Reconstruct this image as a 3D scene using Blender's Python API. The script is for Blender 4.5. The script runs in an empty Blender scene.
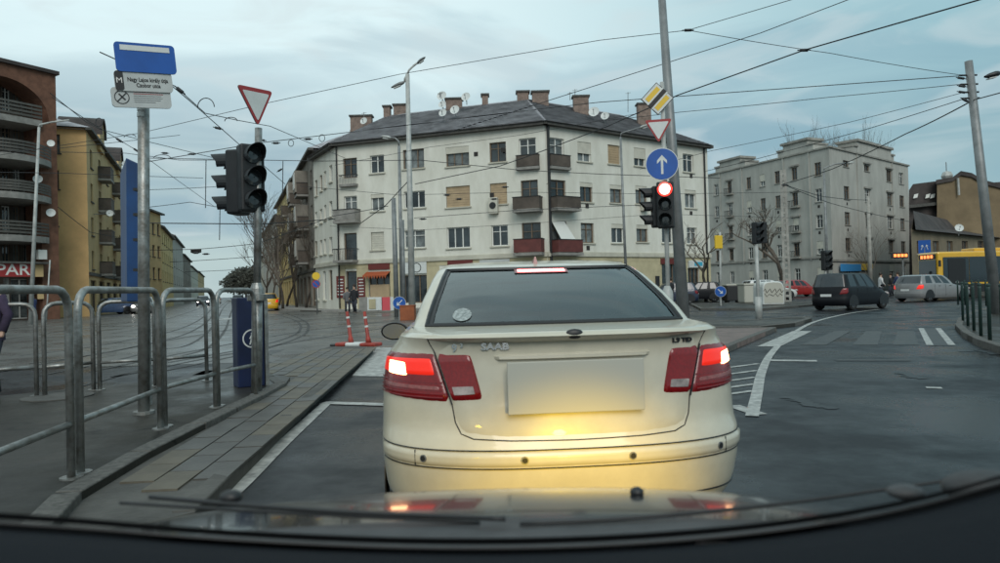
import bpy, math, random
from mathutils import Vector, Matrix
V = Vector
R = math.radians
random.seed(7)
SC = bpy.context.scene
COL = SC.collection
# ---------------------------------------------------------------- camera
CAMZ = 1.3
FPX = 700.0                      # focal length in pixels of a 1000 px wide picture
cam = bpy.data.cameras.new('camera')
cam.sensor_width = 36.0
cam.lens = 36.0 * FPX / 1000.0
cam.clip_start = 0.05
cam.clip_end = 3000
cam.dof.use_dof = True
cam.dof.focus_distance = 9.0
cam.dof.aperture_fstop = 4.0
camo = bpy.data.objects.new('camera', cam)
COL.objects.link(camo)
ROT = Matrix.Rotation(R(90 + 0.64), 3, 'X') @ Matrix.Rotation(R(-1.5), 3, 'Z')
camo.matrix_world = Matrix.Translation((0, 0, CAMZ)) @ ROT.to_4x4()
SC.camera = camo
SC.render.resolution_x = 1024
SC.render.resolution_y = 577
# ---------------------------------------------------------------- world, sun, exposure
SC.view_settings.view_transform = 'Standard'
SC.view_settings.look = 'None'
SC.view_settings.gamma = 1
SC.view_settings.exposure = 0.1
SUN_EL, SUN_AZ = 38, 170          # azimuth measured clockwise from +Y: the light comes from behind the camera
w = bpy.data.worlds.new('World')
SC.world = w
w.use_nodes = True
nt = w.node_tree
N, L = nt.nodes, nt.links
bg = N['Background']
sky = N.new('ShaderNodeTexSky')
sky.sky_type = 'NISHITA'
sky.sun_disc = False
sky.sun_elevation = R(SUN_EL)
sky.sun_rotation = R(SUN_AZ)
tc = N.new('ShaderNodeTexCoord')
sep = N.new('ShaderNodeSeparateXYZ')
L.new(tc.outputs['Generated'], sep.inputs[0])
mp = N.new('ShaderNodeMapping')
mp.inputs['Scale'].default_value = (1.0, 1.0, 3.6)
mp.inputs['Location'].default_value = (3, 3, 3)
L.new(tc.outputs['Generated'], mp.inputs[0])
def wnoise(scale, det, dist=0.3):
    n = N.new('ShaderNodeTexNoise')
    n.inputs['Scale'].default_value = scale
    n.inputs['Detail'].default_value = det
    n.inputs['Distortion'].default_value = dist
    L.new(mp.outputs[0], n.inputs['Vector'])
    return n.outputs['Fac']
def wmap(sock, a, b, c, d):
    m = N.new('ShaderNodeMapRange')
    L.new(sock, m.inputs[0])
    for i, v in enumerate((a, b, c, d)):
        m.inputs[1 + i].default_value = v
    m.interpolation_type = 'SMOOTHSTEP'
    return m.outputs[0]
def wmath(op, a, b):
    m = N.new('ShaderNodeMath')
    m.operation = op
    for i, s in enumerate((a, b)):
        if isinstance(s, (int, float)): m.inputs[i].default_value = s
        else: L.new(s, m.inputs[i])
    return m.outputs[0]
def wmix(f, a, b):
    m = N.new('ShaderNodeMix')
    m.data_type = 'RGBA'
    if isinstance(f, (int, float)): m.inputs['Factor'].default_value = f
    else: L.new(f, m.inputs['Factor'])
    for k, s in (('A', a), ('B', b)):
        sk = [i for i in m.inputs if i.name == k and i.type == 'RGBA'][0]
        if isinstance(s, tuple): sk.default_value = (*s, 1)
        else: L.new(s, sk)
    return [o for o in m.outputs if o.type == 'RGBA'][0]
# values are ten times the radiance wanted because the Background strength is 0.1
low = wmap(sep.outputs['Z'], 0.15, 0.31, 0.0, 1.0)
side = wmap(sep.outputs['X'], -0.15, 0.62, 0.0, 1.0)       # a clearer, bluer sky to the right, thin bright cloud to the left
hi = wmix(side, (7.3, 9.0, 9.2), (3.1, 5.2, 5.8))
base = wmix(low, wmix(side, (4.5, 5.7, 5.8), (2.8, 4.4, 4.9)), hi)
cl = wmap(wnoise(2.0, 8, 0.9), 0.43, 0.61, 0.0, 1.0)
cl = wmath('MULTIPLY', cl, wmap(low, 0.0, 1.0, 0.85, 0.42))
cloud = wmix(cl, base, wmix(side, (2.9, 4.2, 4.9), (2.3, 4.0, 4.8)))
cl2 = wmap(wnoise(5.0, 9, 1.0), 0.47, 0.68, 0.0, 0.38)
cloud = wmix(cl2, cloud, (6.2, 7.0, 7.1))
tot = wmix(0.93, sky.outputs[0], cloud)
L.new(tot, bg.inputs['Color'])
bg.inputs['Strength'].default_value = 0.1
sl = bpy.data.lights.new('sun', 'SUN')
sl.energy = 1.35
sl.angle = R(35)
sl.color = (1.0, 0.96, 0.9)
so = bpy.data.objects.new('sun', sl)
COL.objects.link(so)
sd = V((math.sin(R(SUN_AZ)) * math.cos(R(SUN_EL)), math.cos(R(SUN_AZ)) * math.cos(R(SUN_EL)), math.sin(R(SUN_EL))))
so.rotation_euler = sd.to_track_quat('Z', 'Y').to_euler()

# ---------------------------------------------------------------- measuring
CO = V((0, 0, CAMZ))
def ray(px, py):
    return ROT @ V(((px - 500) / FPX, -(py - 281.5) / FPX, -1))
def G(px, py, z=0.0):                # the point of height z seen at a pixel
    d = ray(px, py)
    return CO + d * ((z - CAMZ) / d.z)
def D(px, py, Y):                    # the point at distance Y seen at a pixel
    d = ray(px, py)
    return CO + d * (Y / d.y)
# ---------------------------------------------------------------- materials
def mat(name, col, rough=0.7, metal=0.0, noise=None, amt=0.15, bump=0.0, bscale=None, emit=None, es=1.0, coat=0.0, spec=0.5, col2=None, trans=0.0, stretch=None):
    m = bpy.data.materials.new(name)
    m.use_nodes = True
    n, l = m.node_tree.nodes, m.node_tree.links
    b = n['Principled BSDF']
    b.inputs['Base Color'].default_value = (*col, 1)
    b.inputs['Roughness'].default_value = rough
    b.inputs['Metallic'].default_value = metal
    b.inputs['Specular IOR Level'].default_value = spec
    if coat: b.inputs['Coat Weight'].default_value = coat; b.inputs['Coat Roughness'].default_value = 0.05
    if trans: b.inputs['Transmission Weight'].default_value = trans
    if emit:
        b.inputs['Emission Color'].default_value = (*emit, 1)
        b.inputs['Emission Strength'].default_value = es
    if noise or bump:
        t = n.new('ShaderNodeTexCoord')
        src = t.outputs['Object']
        if stretch:
            mm = n.new('ShaderNodeMapping'); mm.inputs['Scale'].default_value = stretch
            l.new(src, mm.inputs[0]); src = mm.outputs[0]
    if noise:
        x = n.new('ShaderNodeTexNoise')
        x.inputs['Scale'].default_value = noise
        x.inputs['Detail'].default_value = 8
        x.inputs['Roughness'].default_value = 0.65
        l.new(src, x.inputs['Vector'])
        r = n.new('ShaderNodeValToRGB')
        r.color_ramp.elements[0].position = 0.3
        r.color_ramp.elements[1].position = 0.72
        c2 = col2 if col2 else tuple(c * (1 - amt * 1.6) for c in col)
        r.color_ramp.elements[0].color = (*c2, 1)
        r.color_ramp.elements[1].color = (*[min(1, c * (1 + amt)) for c in col], 1)
        l.new(x.outputs['Fac'], r.inputs[0])
        l.new(r.outputs[0], b.inputs['Base Color'])
    if bump:
        y = n.new('ShaderNodeTexNoise')
        y.inputs['Scale'].default_value = bscale or 30
        y.inputs['Detail'].default_value = 6
        l.new(src, y.inputs['Vector'])
        bb = n.new('ShaderNodeBump')
        bb.inputs['Strength'].default_value = bump
        bb.inputs['Distance'].default_value = 0.02
        l.new(y.outputs['Fac'], bb.inputs['Height'])
        l.new(bb.outputs[0], b.inputs['Normal'])
    return m
M = {}
def mk(k, *a, **kw): M[k] = mat(k, *a, **kw)
mk('cream_plaster', (.68, .67, .60), .9, noise=.9, amt=.08, bump=.15, bscale=12, stretch=(1.3, 1.3, .5), col2=(.58, .565, .49))
mk('cream_trim', (.50, .48, .40), .85, noise=1.2, amt=.15)
mk('ochre_shop', (.50, .44, .28), .85, noise=.6, amt=.2)
mk('grey_plaster', (.39, .385, .35), .95, noise=.7, amt=.2, bump=.3, bscale=6, stretch=(1.2, 1.2, .35), col2=(.33, .325, .295))
mk('grey_trim', (.30, .29, .26), .9, noise=.8, amt=.25)
mk('dark_plaster', (.22, .20, .17), .9, noise=.5, amt=.35, bump=.2, bscale=6)
mk('yellow_plaster', (.62, .48, .22), .9, noise=.5, amt=.15)
mk('ochre_plaster', (.74, .47, .21), .9, noise=.4, amt=.15)
mk('ochre_light', (.56, .40, .20), .9, noise=.4, amt=.15)
mk('red_brick', (.17, .08, .05), .9, noise=2.2, amt=.25, bump=.3, bscale=8)
mk('brown_panel', (.10, .08, .065), .8, noise=1, amt=.3)
mk('concrete', (.26, .25, .23), .85, noise=2.0, amt=.22, bump=.2, bscale=25)
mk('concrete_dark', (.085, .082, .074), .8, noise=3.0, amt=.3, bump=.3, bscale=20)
mk('roof_tile', (.36, .36, .38), .8, noise=.9, amt=.35, bump=.9, bscale=3, stretch=(1, 1, 2.2))
mk('roof_dark', (.055, .045, .042), .8, noise=.8, amt=.4, bump=.5, bscale=3)
mk('brick_chimney', (.23, .17, .14), .9, noise=3, amt=.3)
mk('white_frame', (.72, .72, .68), .5)
mk('brown_frame', (.17, .12, .08), .6)
mk('glass', (.035, .045, .05), .08, spec=.8, noise=.6, amt=.6)
mk('curtain_glass', (.16, .18, .18), .25, noise=1.3, amt=.5)
mk('shutter_tan', (.42, .31, .19), .7, noise=2, amt=.12)
mk('shutter_cream', (.55, .53, .45), .7, noise=2, amt=.1)
mk('shutter_white', (.66, .66, .62), .6)
mk('dark_hole', (.03, .028, .026), .9)
mk('galv', (.34, .355, .35), .45, .7, noise=9, amt=.2, bump=.15, bscale=40, col2=(.15, .135, .115))
mk('pole_grey', (.23, .24, .24), .5, .35, noise=3, amt=.2)
mk('pole_pale', (.42, .43, .41), .55, .1, noise=3, amt=.2)
mk('pole_concrete', (.34, .33, .30), .9, noise=3, amt=.2)
mk('black_plastic', (.012, .014, .016), .55, noise=4, amt=.3)
mk('wire', (.02, .022, .025), .6)
mk('blue_sign', (.008, .085, .36), .4, noise=3, amt=.1)
mk('blue_dark', (.002, .042, .15), .45, noise=2.5, amt=.25)
mk('white_sign', (.62, .64, .62), .5, noise=5, amt=.06)
mk('grey_sign', (.47, .49, .48), .5, noise=5, amt=.08)
mk('red_sign', (.33, .03, .03), .45)
mk('yellow_sign', (.72, .47, .03), .45)
mk('ink', (.02, .02, .022), .6)
mk('white_paint', (.46, .46, .43), .5, noise=7, amt=.2, col2=(.13, .13, .125))
mk('worn_paint', (.044, .042, .039), .55, noise=3, amt=.4, col2=(.032, .036, .038))
mk('red_plastic', (.33, .045, .03), .5, noise=6, amt=.3)
mk('terracotta', (.30, .09, .035), .8, noise=3, amt=.2)
mk('bark', (.055, .045, .036), .9, noise=4, amt=.3)
mk('twig', (.12, .10, .08), .9)
mk('tyre', (.018, .018, .018), .85)
mk('rim', (.32, .33, .34), .35, .8)
mk('car_glass', (.018, .025, .03), .06, spec=.8)
mk('rear_glass', (.035, .055, .06), .07, spec=.9, coat=.4)
mk('trim_black', (.015, .015, .016), .45)
mk('chrome', (.75, .75, .74), .18, 1.0)
mk('plate_beige', (.44, .43, .37), .6)
mk('plate_white', (.7, .7, .68), .5)
mk('red_lens', (.22, .004, .006), .18, coat=.4, noise=70, amt=.15, col2=(.15, .003, .004), bump=.06, bscale=140)
mk('pink_lens', (.30, .09, .085), .2, coat=.3, noise=50, amt=.3)
mk('clear_lens', (.40, .33, .31), .12, coat=.5, noise=14, amt=.4)
mk('skin', (.45, .28, .2), .6)
mk('coat_black', (.015, .015, .018), .85)
mk('coat_grey', (.12, .12, .125), .85)
mk('coat_purple', (.05, .035, .07), .9, noise=6, amt=.3)
mk('coat_blue', (.03, .045, .12), .85)
mk('coat_white', (.55, .55, .55), .8)
mk('trousers', (.03, .035, .05), .85)
mk('hair', (.03, .02, .014), .7)
mk('lamp_red', (.8, .05, .03), .3, emit=(1, .03, .02), es=3.0)
mk('lamp_core', (1, .8, .7), .3, emit=(1, .36, .30), es=5)
mk('brake_red', (.8, .02, .01), .2, emit=(1, .03, .012), es=.42)
mk('brake_core', (1, .6, .4), .2, emit=(1, .45, .20), es=6.5)
mk('head_lit', (1, 1, 1), .2, emit=(1, .97, .9), es=9)
mk('led_orange', (.9, .3, .05), .4, emit=(1, .22, .06), es=2.0)
mk('granite', (.105, .10, .09), .75, noise=18, amt=.35, bump=.3, bscale=60)
mk('rail_steel', (.035, .034, .032), .6, .2, noise=3, amt=.3)

def asphalt(name, c, patch, rough, wet):
    m = bpy.data.materials.new(name)
    m.use_nodes = True
    n, l = m.node_tree.nodes, m.node_tree.links
    b = n['Principled BSDF']
    b.inputs['Specular IOR Level'].default_value = .19
    t = n.new('ShaderNodeTexCoord')
    def nz(s, d=8, ro=.6):
        x = n.new('ShaderNodeTexNoise'); x.inputs['Scale'].default_value = s
        x.inputs['Detail'].default_value = d; x.inputs['Roughness'].default_value = ro
        l.new(t.outputs['Object'], x.inputs['Vector']); return x.outputs['Fac']
    r1 = n.new('ShaderNodeValToRGB')
    r1.color_ramp.elements[0].position = .36; r1.color_ramp.elements[1].position = .66
    r1.color_ramp.elements[0].color = (*c, 1); r1.color_ramp.elements[1].color = (*patch, 1)
    l.new(nz(.35, 10, .7), r1.inputs[0])
    r2 = n.new('ShaderNodeValToRGB')
    r2.color_ramp.elements[0].position = .35; r2.color_ramp.elements[1].position = .7
    r2.color_ramp.elements[0].color = (.55, .55, .55, 1); r2.color_ramp.elements[1].color = (1.5, 1.5, 1.5, 1)
    l.new(nz(60, 3, .8), r2.inputs[0])
    mx = n.new('ShaderNodeMix'); mx.data_type = 'RGBA'; mx.blend_type = 'MULTIPLY'; mx.inputs['Factor'].default_value = .7
    ai = [i for i in mx.inputs if i.type == 'RGBA']
    l.new(r1.outputs[0], ai[0]); l.new(r2.outputs[0], ai[1])
    # dark cracks and tar joints
    vo = n.new('ShaderNodeTexVoronoi'); vo.feature = 'DISTANCE_TO_EDGE'; vo.inputs['Scale'].default_value = .22
    dn = n.new('ShaderNodeTexNoise'); dn.inputs['Scale'].default_value = 1.2; dn.inputs['Detail'].default_value = 6
    l.new(t.outputs['Object'], dn.inputs['Vector'])
    va = n.new('ShaderNodeVectorMath'); va.operation = 'MULTIPLY_ADD'
    l.new(dn.outputs['Color'], va.inputs[0]); va.inputs[1].default_value = (1.6, 1.6, 0); l.new(t.outputs['Object'], va.inputs[2])
    l.new(va.outputs[0], vo.inputs['Vector'])
    cr = n.new('ShaderNodeMapRange'); l.new(vo.outputs['Distance'], cr.inputs[0])
    cr.inputs[1].default_value = .002; cr.inputs[2].default_value = .008; cr.inputs[3].default_value = .45; cr.inputs[4].default_value = 1
    mx2 = n.new('ShaderNodeMix'); mx2.data_type = 'RGBA'; mx2.blend_type = 'MULTIPLY'; mx2.inputs['Factor'].default_value = 1
    a2 = [i for i in mx2.inputs if i.type == 'RGBA']
    l.new([o for o in mx.outputs if o.type == 'RGBA'][0], a2[0]); l.new(cr.outputs[0], a2[1])
    l.new([o for o in mx2.outputs if o.type == 'RGBA'][0], b.inputs['Base Color'])
    rr = n.new('ShaderNodeMapRange'); l.new(nz(.55, 8, .65), rr.inputs[0])
    rr.inputs[1].default_value = .4; rr.inputs[2].default_value = .62; rr.inputs[3].default_value = wet; rr.inputs[4].default_value = rough
    l.new(rr.outputs[0], b.inputs['Roughness'])
    bp = n.new('ShaderNodeBump'); bp.inputs['Strength'].default_value = .16; bp.inputs['Distance'].default_value = .01
    l.new(nz(90, 3, .7), bp.inputs['Height']); l.new(bp.outputs[0], b.inputs['Normal'])
    M[name] = m
asphalt('asphalt', (.010, .0115, .0135), (.028, .030, .033), .55, .18)
asphalt('asphalt_tram', (.085, .083, .077), (.155, .152, .142), .5, .22)
asphalt('pavement_asphalt', (.022, .021, .018), (.048, .044, .036), .7, .28)

def paintmat(name, col):
    m = mat(name, col, .34, 0, coat=.7)
    n, l = m.node_tree.nodes, m.node_tree.links
    b = n['Principled BSDF']
    t = n.new('ShaderNodeTexCoord')
    x = n.new('ShaderNodeTexNoise'); x.inputs['Scale'].default_value = 3.5; x.inputs['Detail'].default_value = 8; x.inputs['Roughness'].default_value = .7
    l.new(t.outputs['Object'], x.inputs['Vector'])
    r = n.new('ShaderNodeValToRGB'); r.color_ramp.elements[0].position = .3; r.color_ramp.elements[1].position = .7
    r.color_ramp.elements[0].color = (*[c * .82 for c in col], 1); r.color_ramp.elements[1].color = (*col, 1)
    l.new(x.outputs['Fac'], r.inputs[0]); l.new(r.outputs[0], b.inputs['Base Color'])
    m2 = n.new('ShaderNodeMapRange'); l.new(x.outputs['Fac'], m2.inputs[0]); m2.inputs[3].default_value = .5; m2.inputs[4].default_value = .28
    l.new(m2.outputs[0], b.inputs['Roughness'])
    M[name] = m
paintmat('paint_cream', (.58, .54, .43))
mk('paint_black', (.006, .0065, .009), .5, coat=.1, spec=.25)
paintmat('paint_grey', (.20, .19, .18))
paintmat('paint_navy', (.02, .03, .06))
paintmat('paint_red', (.30, .015, .015))
paintmat('paint_yellow', (.75, .42, .02))
paintmat('paint_blue', (.06, .10, .20))
paintmat('paint_white', (.62, .62, .60))
paintmat('paint_silver', (.22, .22, .22))

# ---------------------------------------------------------------- mesh builder
class MB:
    def __init__(s): s.v = []; s.f = []
    def add(s, vs, fs):
        k = len(s.v); s.v += [V(p) for p in vs]; s.f += [tuple(i + k for i in f) for f in fs]; return s
    def poly(s, *p): return s.add(p, [tuple(range(len(p)))])
    def ob(s, o, a, b, c):                         # box from a corner and three edge vectors
        o, a, b, c = V(o), V(a), V(b), V(c)
        vs = [o, o + a, o + a + b, o + b, o + c, o + a + c, o + a + b + c, o + b + c]
        fs = [(0, 3, 2, 1), (4, 5, 6, 7), (0, 1, 5, 4), (1, 2, 6, 5), (2, 3, 7, 6), (3, 0, 4, 7)]
        if a.cross(b).dot(c) < 0: fs = [f[::-1] for f in fs]
        return s.add(vs, fs)
    def box(s, c, d): return s.ob((c[0] - d[0] / 2, c[1] - d[1] / 2, c[2] - d[2] / 2), (d[0], 0, 0), (0, d[1], 0), (0, 0, d[2]))
    def prism(s, pts, off):                        # closed outline swept by a vector
        off = V(off); n = len(pts); k = [V(p) for p in pts]
        return s.add(k + [p + off for p in k], [tuple(range(n))[::-1], tuple(range(n, 2 * n))] + [(i, (i + 1) % n, n + (i + 1) % n, n + i) for i in range(n)])
    def tube(s, pts, r, n=8, cap=True):
        pts = [V(p) for p in pts]; m = len(pts)
        rs = r if isinstance(r, (list, tuple)) else [r] * m
        t0 = (pts[1] - pts[0]).normalized()
        a = t0.orthogonal().normalized(); vs = []
        for i, p in enumerate(pts):
            t = ((pts[min(i + 1, m - 1)] - pts[max(i - 1, 0)])).normalized()
            a = (a - t * a.dot(t)).normalized(); b = t.cross(a)
            vs += [p + (a * math.cos(2 * math.pi * j / n) + b * math.sin(2 * math.pi * j / n)) * rs[i] for j in range(n)]
        fs = [(i * n + j, i * n + (j + 1) % n, (i + 1) * n + (j + 1) % n, (i + 1) * n + j) for i in range(m - 1) for j in range(n)]
        if cap: fs += [tuple(range(n))[::-1], tuple(range((m - 1) * n, m * n))]
        return s.add(vs, fs)
    def ball(s, c, r, n=10, sq=(1, 1, 1)):
        c = V(c); pts = []; m = n // 2
        for i in range(m + 1):
            th = math.pi * i / m
            pts += [c + V((r * sq[0] * math.sin(th) * math.cos(2 * math.pi * j / n), r * sq[1] * math.sin(th) * math.sin(2 * math.pi * j / n), r * sq[2] * math.cos(th))) for j in range(n)]
        return s.add(pts, [(i * n + j, (i + 1) * n + j, (i + 1) * n + (j + 1) % n, i * n + (j + 1) % n) for i in range(m) for j in range(n)])
    def grid(s, rows):
        m = len(rows); n = len(rows[0])
        return s.add([p for r in rows for p in r], [(i * n + j, i * n + j + 1, (i + 1) * n + j + 1, (i + 1) * n + j) for i in range(m - 1) for j in range(n - 1)])
    def data(s, name, smooth=False):
        me = bpy.data.meshes.new(name)
        me.from_pydata([tuple(p) for p in s.v], [], s.f)
        me.update()
        if smooth:
            me.polygons.foreach_set('use_smooth', [True] * len(me.polygons))
        return me
def obj(name, mb, m, parent=None, smooth=False, label=None, kind=None, bevel=0, auto=None):
    me = mb if isinstance(mb, bpy.types.Mesh) else mb.data(name, smooth or auto is not None)
    if auto is not None: me.set_sharp_from_angle(angle=R(auto))
    if not me.materials: me.materials.append(M[m] if isinstance(m, str) else m)
    o = bpy.data.objects.new(name, me)
    COL.objects.link(o)
    if parent:
        o.parent = parent
        if 'wl' in ROOTS.get(parent.name, ()):
            o.matrix_parent_inverse = Matrix.Translation(-parent.location)
    if label: o['label'] = label
    if kind: o['kind'] = kind
    if bevel:
        b = o.modifiers.new('bevel', 'BEVEL'); b.width = bevel; b.segments = 2; b.limit_method = 'ANGLE'
    return o
ROOTS = {}
def thing(name, label, cat, loc=(0, 0, 0), rz=0.0, group=None, world=False):
    o = bpy.data.objects.new(name, None)
    COL.objects.link(o)
    o.empty_display_size = .2
    o.location = loc
    o.rotation_euler = (0, 0, rz)
    if world: ROOTS[o.name] = ('wl',)
    tag(o, label, cat, group)
    return o
def tag(o, label, cat, group=None):
    o['label'] = label; o['category'] = cat
    if group: o['group'] = group
    return o
def struct(name, mb, m, **k): return obj(name, mb, m, kind='structure', **k)
def copy_tree(o, parent=None):
    c = o.copy(); COL.objects.link(c)
    if parent: c.parent = parent
    for ch in list(o.children): copy_tree(ch, c)
    return c
def text_mesh(body, size, ext=.004, bold=0.0):
    cu = bpy.data.curves.new('lettering', 'FONT')
    cu.body = body; cu.size = size; cu.extrude = ext; cu.offset = bold
    cu.align_x = 'CENTER'; cu.align_y = 'CENTER'; cu.resolution_u = 3
    o = bpy.data.objects.new('lettering', cu); COL.objects.link(o)
    me = bpy.data.meshes.new_from_object(o.evaluated_get(bpy.context.evaluated_depsgraph_get()))
    bpy.data.objects.remove(o)
    me.materials.clear()
    return me
def text(body, size, pos, right, up, m, parent, ext=.004, bold=0.0, sx=1.0, name='lettering'):
    me = text_mesh(body, size, ext, bold)
    r = V(right).normalized(); u = V(up); u = (u - r * u.dot(r)).normalized(); n = r.cross(u)
    mt = Matrix((( r.x * sx, u.x, n.x, pos[0]), (r.y * sx, u.y, n.y, pos[1]), (r.z * sx, u.z, n.z, pos[2]), (0, 0, 0, 1)))
    me.transform(mt)
    return obj(name, me, m, parent)
def lerp(a, b, t): return a + (b - a) * t

mk('shop_red', (.13, .022, .018), .6)
mk('maroon', (.13, .035, .03), .7, noise=2, amt=.2)
def seeglass():
    m = bpy.data.materials.new('saloon_glass'); m.use_nodes = True
    n, l = m.node_tree.nodes, m.node_tree.links; n.remove(n['Principled BSDF'])
    out = [x for x in n if x.type == 'OUTPUT_MATERIAL'][0]
    tr = n.new('ShaderNodeBsdfTransparent'); tr.inputs[0].default_value = (.74, .80, .78, 1)
    gl = n.new('ShaderNodeBsdfGlossy'); gl.inputs['Roughness'].default_value = .05; gl.inputs[0].default_value = (.9, .95, .95, 1)
    fr = n.new('ShaderNodeFresnel'); fr.inputs[0].default_value = 2.4
    mx = n.new('ShaderNodeMixShader'); l.new(fr.outputs[0], mx.inputs[0]); l.new(tr.outputs[0], mx.inputs[1]); l.new(gl.outputs[0], mx.inputs[2]); l.new(mx.outputs[0], out.inputs[0])
    M['see_glass'] = m
seeglass()

mk('post_navy', (.006, .014, .055), .45, noise=2.5, amt=.25)
# ================================================================ GROUND
def gp(px, py, z=0.0): p = G(px, py, z); return V((p.x, p.y, z))
mb = MB()
for i in range(12):
    for j in range(12):
        x0, y0 = -600 + i * 100, -300 + j * 100
        mb.poly((x0, y0, 0), (x0 + 100, y0, 0), (x0 + 100, y0 + 100, 0), (x0, y0 + 100, 0))
struct('ground', mb, 'asphalt')
def sheet(name, pts, z, m, **k):
    return struct(name, MB().poly(*[(p[0], p[1], z) for p in pts]), m, **k)
# tram plaza: the paler paved crossing on the left and the far side
sheet('tram_road', [(-2.9, 13.6), (-14, 13.6), (-60, 13.6), (-95, 230), (-50, 230), (-19, 62), (-13.4, 52.3), (3, 45), (-1.9, 23), (-1.6, 14.5)], .004, 'asphalt_tram')

def strip(name, pts, wd, z, m, dash=None):
    """painted line or rail along ground points"""
    mb = MB(); P = [V((p[0], p[1], z)) for p in pts]; L_, R_ = [], []
    for i, p in enumerate(P):
        t = (P[min(i + 1, len(P) - 1)] - P[max(i - 1, 0)]).normalized(); n = V((-t.y, t.x, 0)) * wd / 2
        L_.append(p + n); R_.append(p - n)
    mb.grid([R_, L_])
    return struct(name, mb, m)
def smooth_pts(P, k=8):
    P = [V(p) for p in P]; out = []
    for i in range(len(P) - 1):
        a, b, c, d = P[max(i - 1, 0)], P[i], P[i + 1], P[min(i + 2, len(P) - 1)]
        for j in range(k):
            t = j / k
            out.append(.5 * ((2 * b) + (c - a) * t + (2 * a - 5 * b + 4 * c - d) * t * t + (3 * b - a - 3 * c + d) * t ** 3))
    return out + [P[-1]]
# rails
RAILS = [[(250, 299.6), (245, 305), (244, 312), (262, 318), (300, 311), (330, 310)],
         [(232, 300), (225, 306), (210, 330), (150, 352), (40, 376)],
         [(236, 300), (232, 310), (222, 335), (170, 360), (60, 392)],
         [(226, 300), (216, 306), (196, 322), (120, 342), (20, 356)],
         [(229, 300), (220, 307), (203, 325), (135, 347), (30, 364)],
         [(275, 314), (296, 321), (300, 330), (285, 339), (240, 350), (150, 366)],
         [(285, 313), (304, 321), (308, 330), (296, 339), (250, 353), (150, 374)],
         [(395, 321), (330, 328), (270, 337), (190, 352), (90, 372)],
         [(400, 326), (340, 335), (280, 345), (200, 360), (110, 378)],
         [(480, 318), (400, 316), (320, 319), (230, 330), (120, 350), (0, 372)],
         [(222, 300), (190, 312), (150, 320), (60, 332), (0, 340)]]
for r in RAILS:
    strip('tram_rail', smooth_pts([gp(*p) for p in r]), .10, .008, 'rail_steel')
# crosswalk and arrows on the plaza
for k in range(7):
    a, b = gp(150 + 26 * k, 392 - 8.3 * k), gp(182 + 24 * k, 378 - 7 * k)
    if k in (1, 2, 4): strip('worn_marking', [a, b], .32, .007, 'worn_paint')
strip('road_marking', [gp(221, 320), gp(232, 318)], .8, .0085, 'white_paint')
# white edge line left of the lane with the short stop line
strip('road_marking', smooth_pts([gp(222, 503), gp(250, 477), gp(285, 442), gp(326, 404)]), .125, .006, 'white_paint')
strip('road_marking', [gp(323, 403.3), gp(470, 408)], .17, .009, 'white_paint')
struct('road_marking', MB().poly(gp(377, 347.5, .0065), gp(352, 376, .0065), gp(398, 376.5, .0065), gp(412, 347.8, .0065)), 'white_paint')
for x in (425, 470, 515, 560, 605):
    struct('road_marking', MB().poly(gp(x, 348, .0065), gp(x - 16, 376, .0065), gp(x + 18, 376, .0065), gp(x + 26, 348, .0065)), 'white_paint')
# right hand lane edge line, stop line, hatching, crosswalk
strip('road_marking', smooth_pts([gp(752, 417), gp(757, 394), gp(762, 372), gp(772, 353), (gp(790, 336)), gp(815, 322), gp(850, 313.5), gp(880, 309.5)]), .125, .010, 'white_paint')
strip('road_marking', [gp(733, 406), gp(760, 415)], .16, .006, 'white_paint')
strip('road_marking', [gp(766, 360.5), gp(817, 361.2)], .24, .006, 'white_paint')
for k in range(5):
    y = 365 + 6.8 * k
    strip('road_marking', [gp(728 - k, y + 3), gp(758 - 1.3 * k, y - 1)], .09, .006, 'white_paint')
struct('road_marking', MB().poly(gp(757, 346.5, .0065), gp(780, 346.5, .0065), gp(812, 331, .0065), gp(793, 331, .0065)), 'white_paint')
for (a, b, c, d) in [(800, 345, 835, 331), (852, 345, 866, 331), (893, 345, 898, 331)]:
    struct('worn_marking', MB().poly(gp(a, b, .0065), gp(a + 26, b, .0065), gp(c + 16, d, .0065), gp(c, d, .0065)), 'worn_paint')
struct('worn_marking', MB().poly(gp(930, 345.5, .0065), gp(952, 345.5, .0065), gp(938, 328.5, .0065), gp(921, 328.5, .0065)), 'worn_paint')
strip('road_marking', [gp(930, 345.5), gp(921, 328.5)], .12, .009, 'white_paint')
strip('road_marking', [gp(952, 345.5), gp(938, 328.5)], .12, .009, 'white_paint')
strip('worn_marking', [gp(835, 360.5), gp(910, 360.5)], .22, .0065, 'worn_paint')
strip('road_marking', [gp(926, 388), gp(942, 388.5)], .14, .0065, 'white_paint')
# tar seams
mk('tar', (.012, .012, .013), .45)
for pts in ([(782, 397), (800, 400), (815, 406), (838, 409)], [(900, 372), (914, 377), (926, 379)], [(960, 352), (980, 351), (1000, 355)]):
    P_ = smooth_pts([gp(x, y) for x, y in pts], 10); mb = MB(); rn = random.Random(4)
    A_, B_ = [], []
    for k, p_ in enumerate(P_):
        w_ = .05 + .07 * rn.random() if 0 < k < len(P_) - 1 else .01
        t_ = (P_[min(k + 1, len(P_) - 1)] - P_[max(k - 1, 0)]).normalized(); n_ = V((-t_.y, t_.x, 0)); A_.append(V((p_.x, p_.y, .0055)) + n_ * w_); B_.append(V((p_.x, p_.y, .0055)) - n_ * w_ * (.5 + rn.random()))
    struct('tar_seam', mb.grid([B_, A_]), 'tar')
mhole = MB(); c = gp(58, 398, .14)
# manhole
def disc_mb(c, r, h=.012, n=28):
    mb = MB(); b = [V((c[0] + r * math.cos(2 * math.pi * i / n), c[1] + r * math.sin(2 * math.pi * i / n), c[2])) for i in range(n)]
    return mb.prism(b, (0, 0, h))
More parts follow.
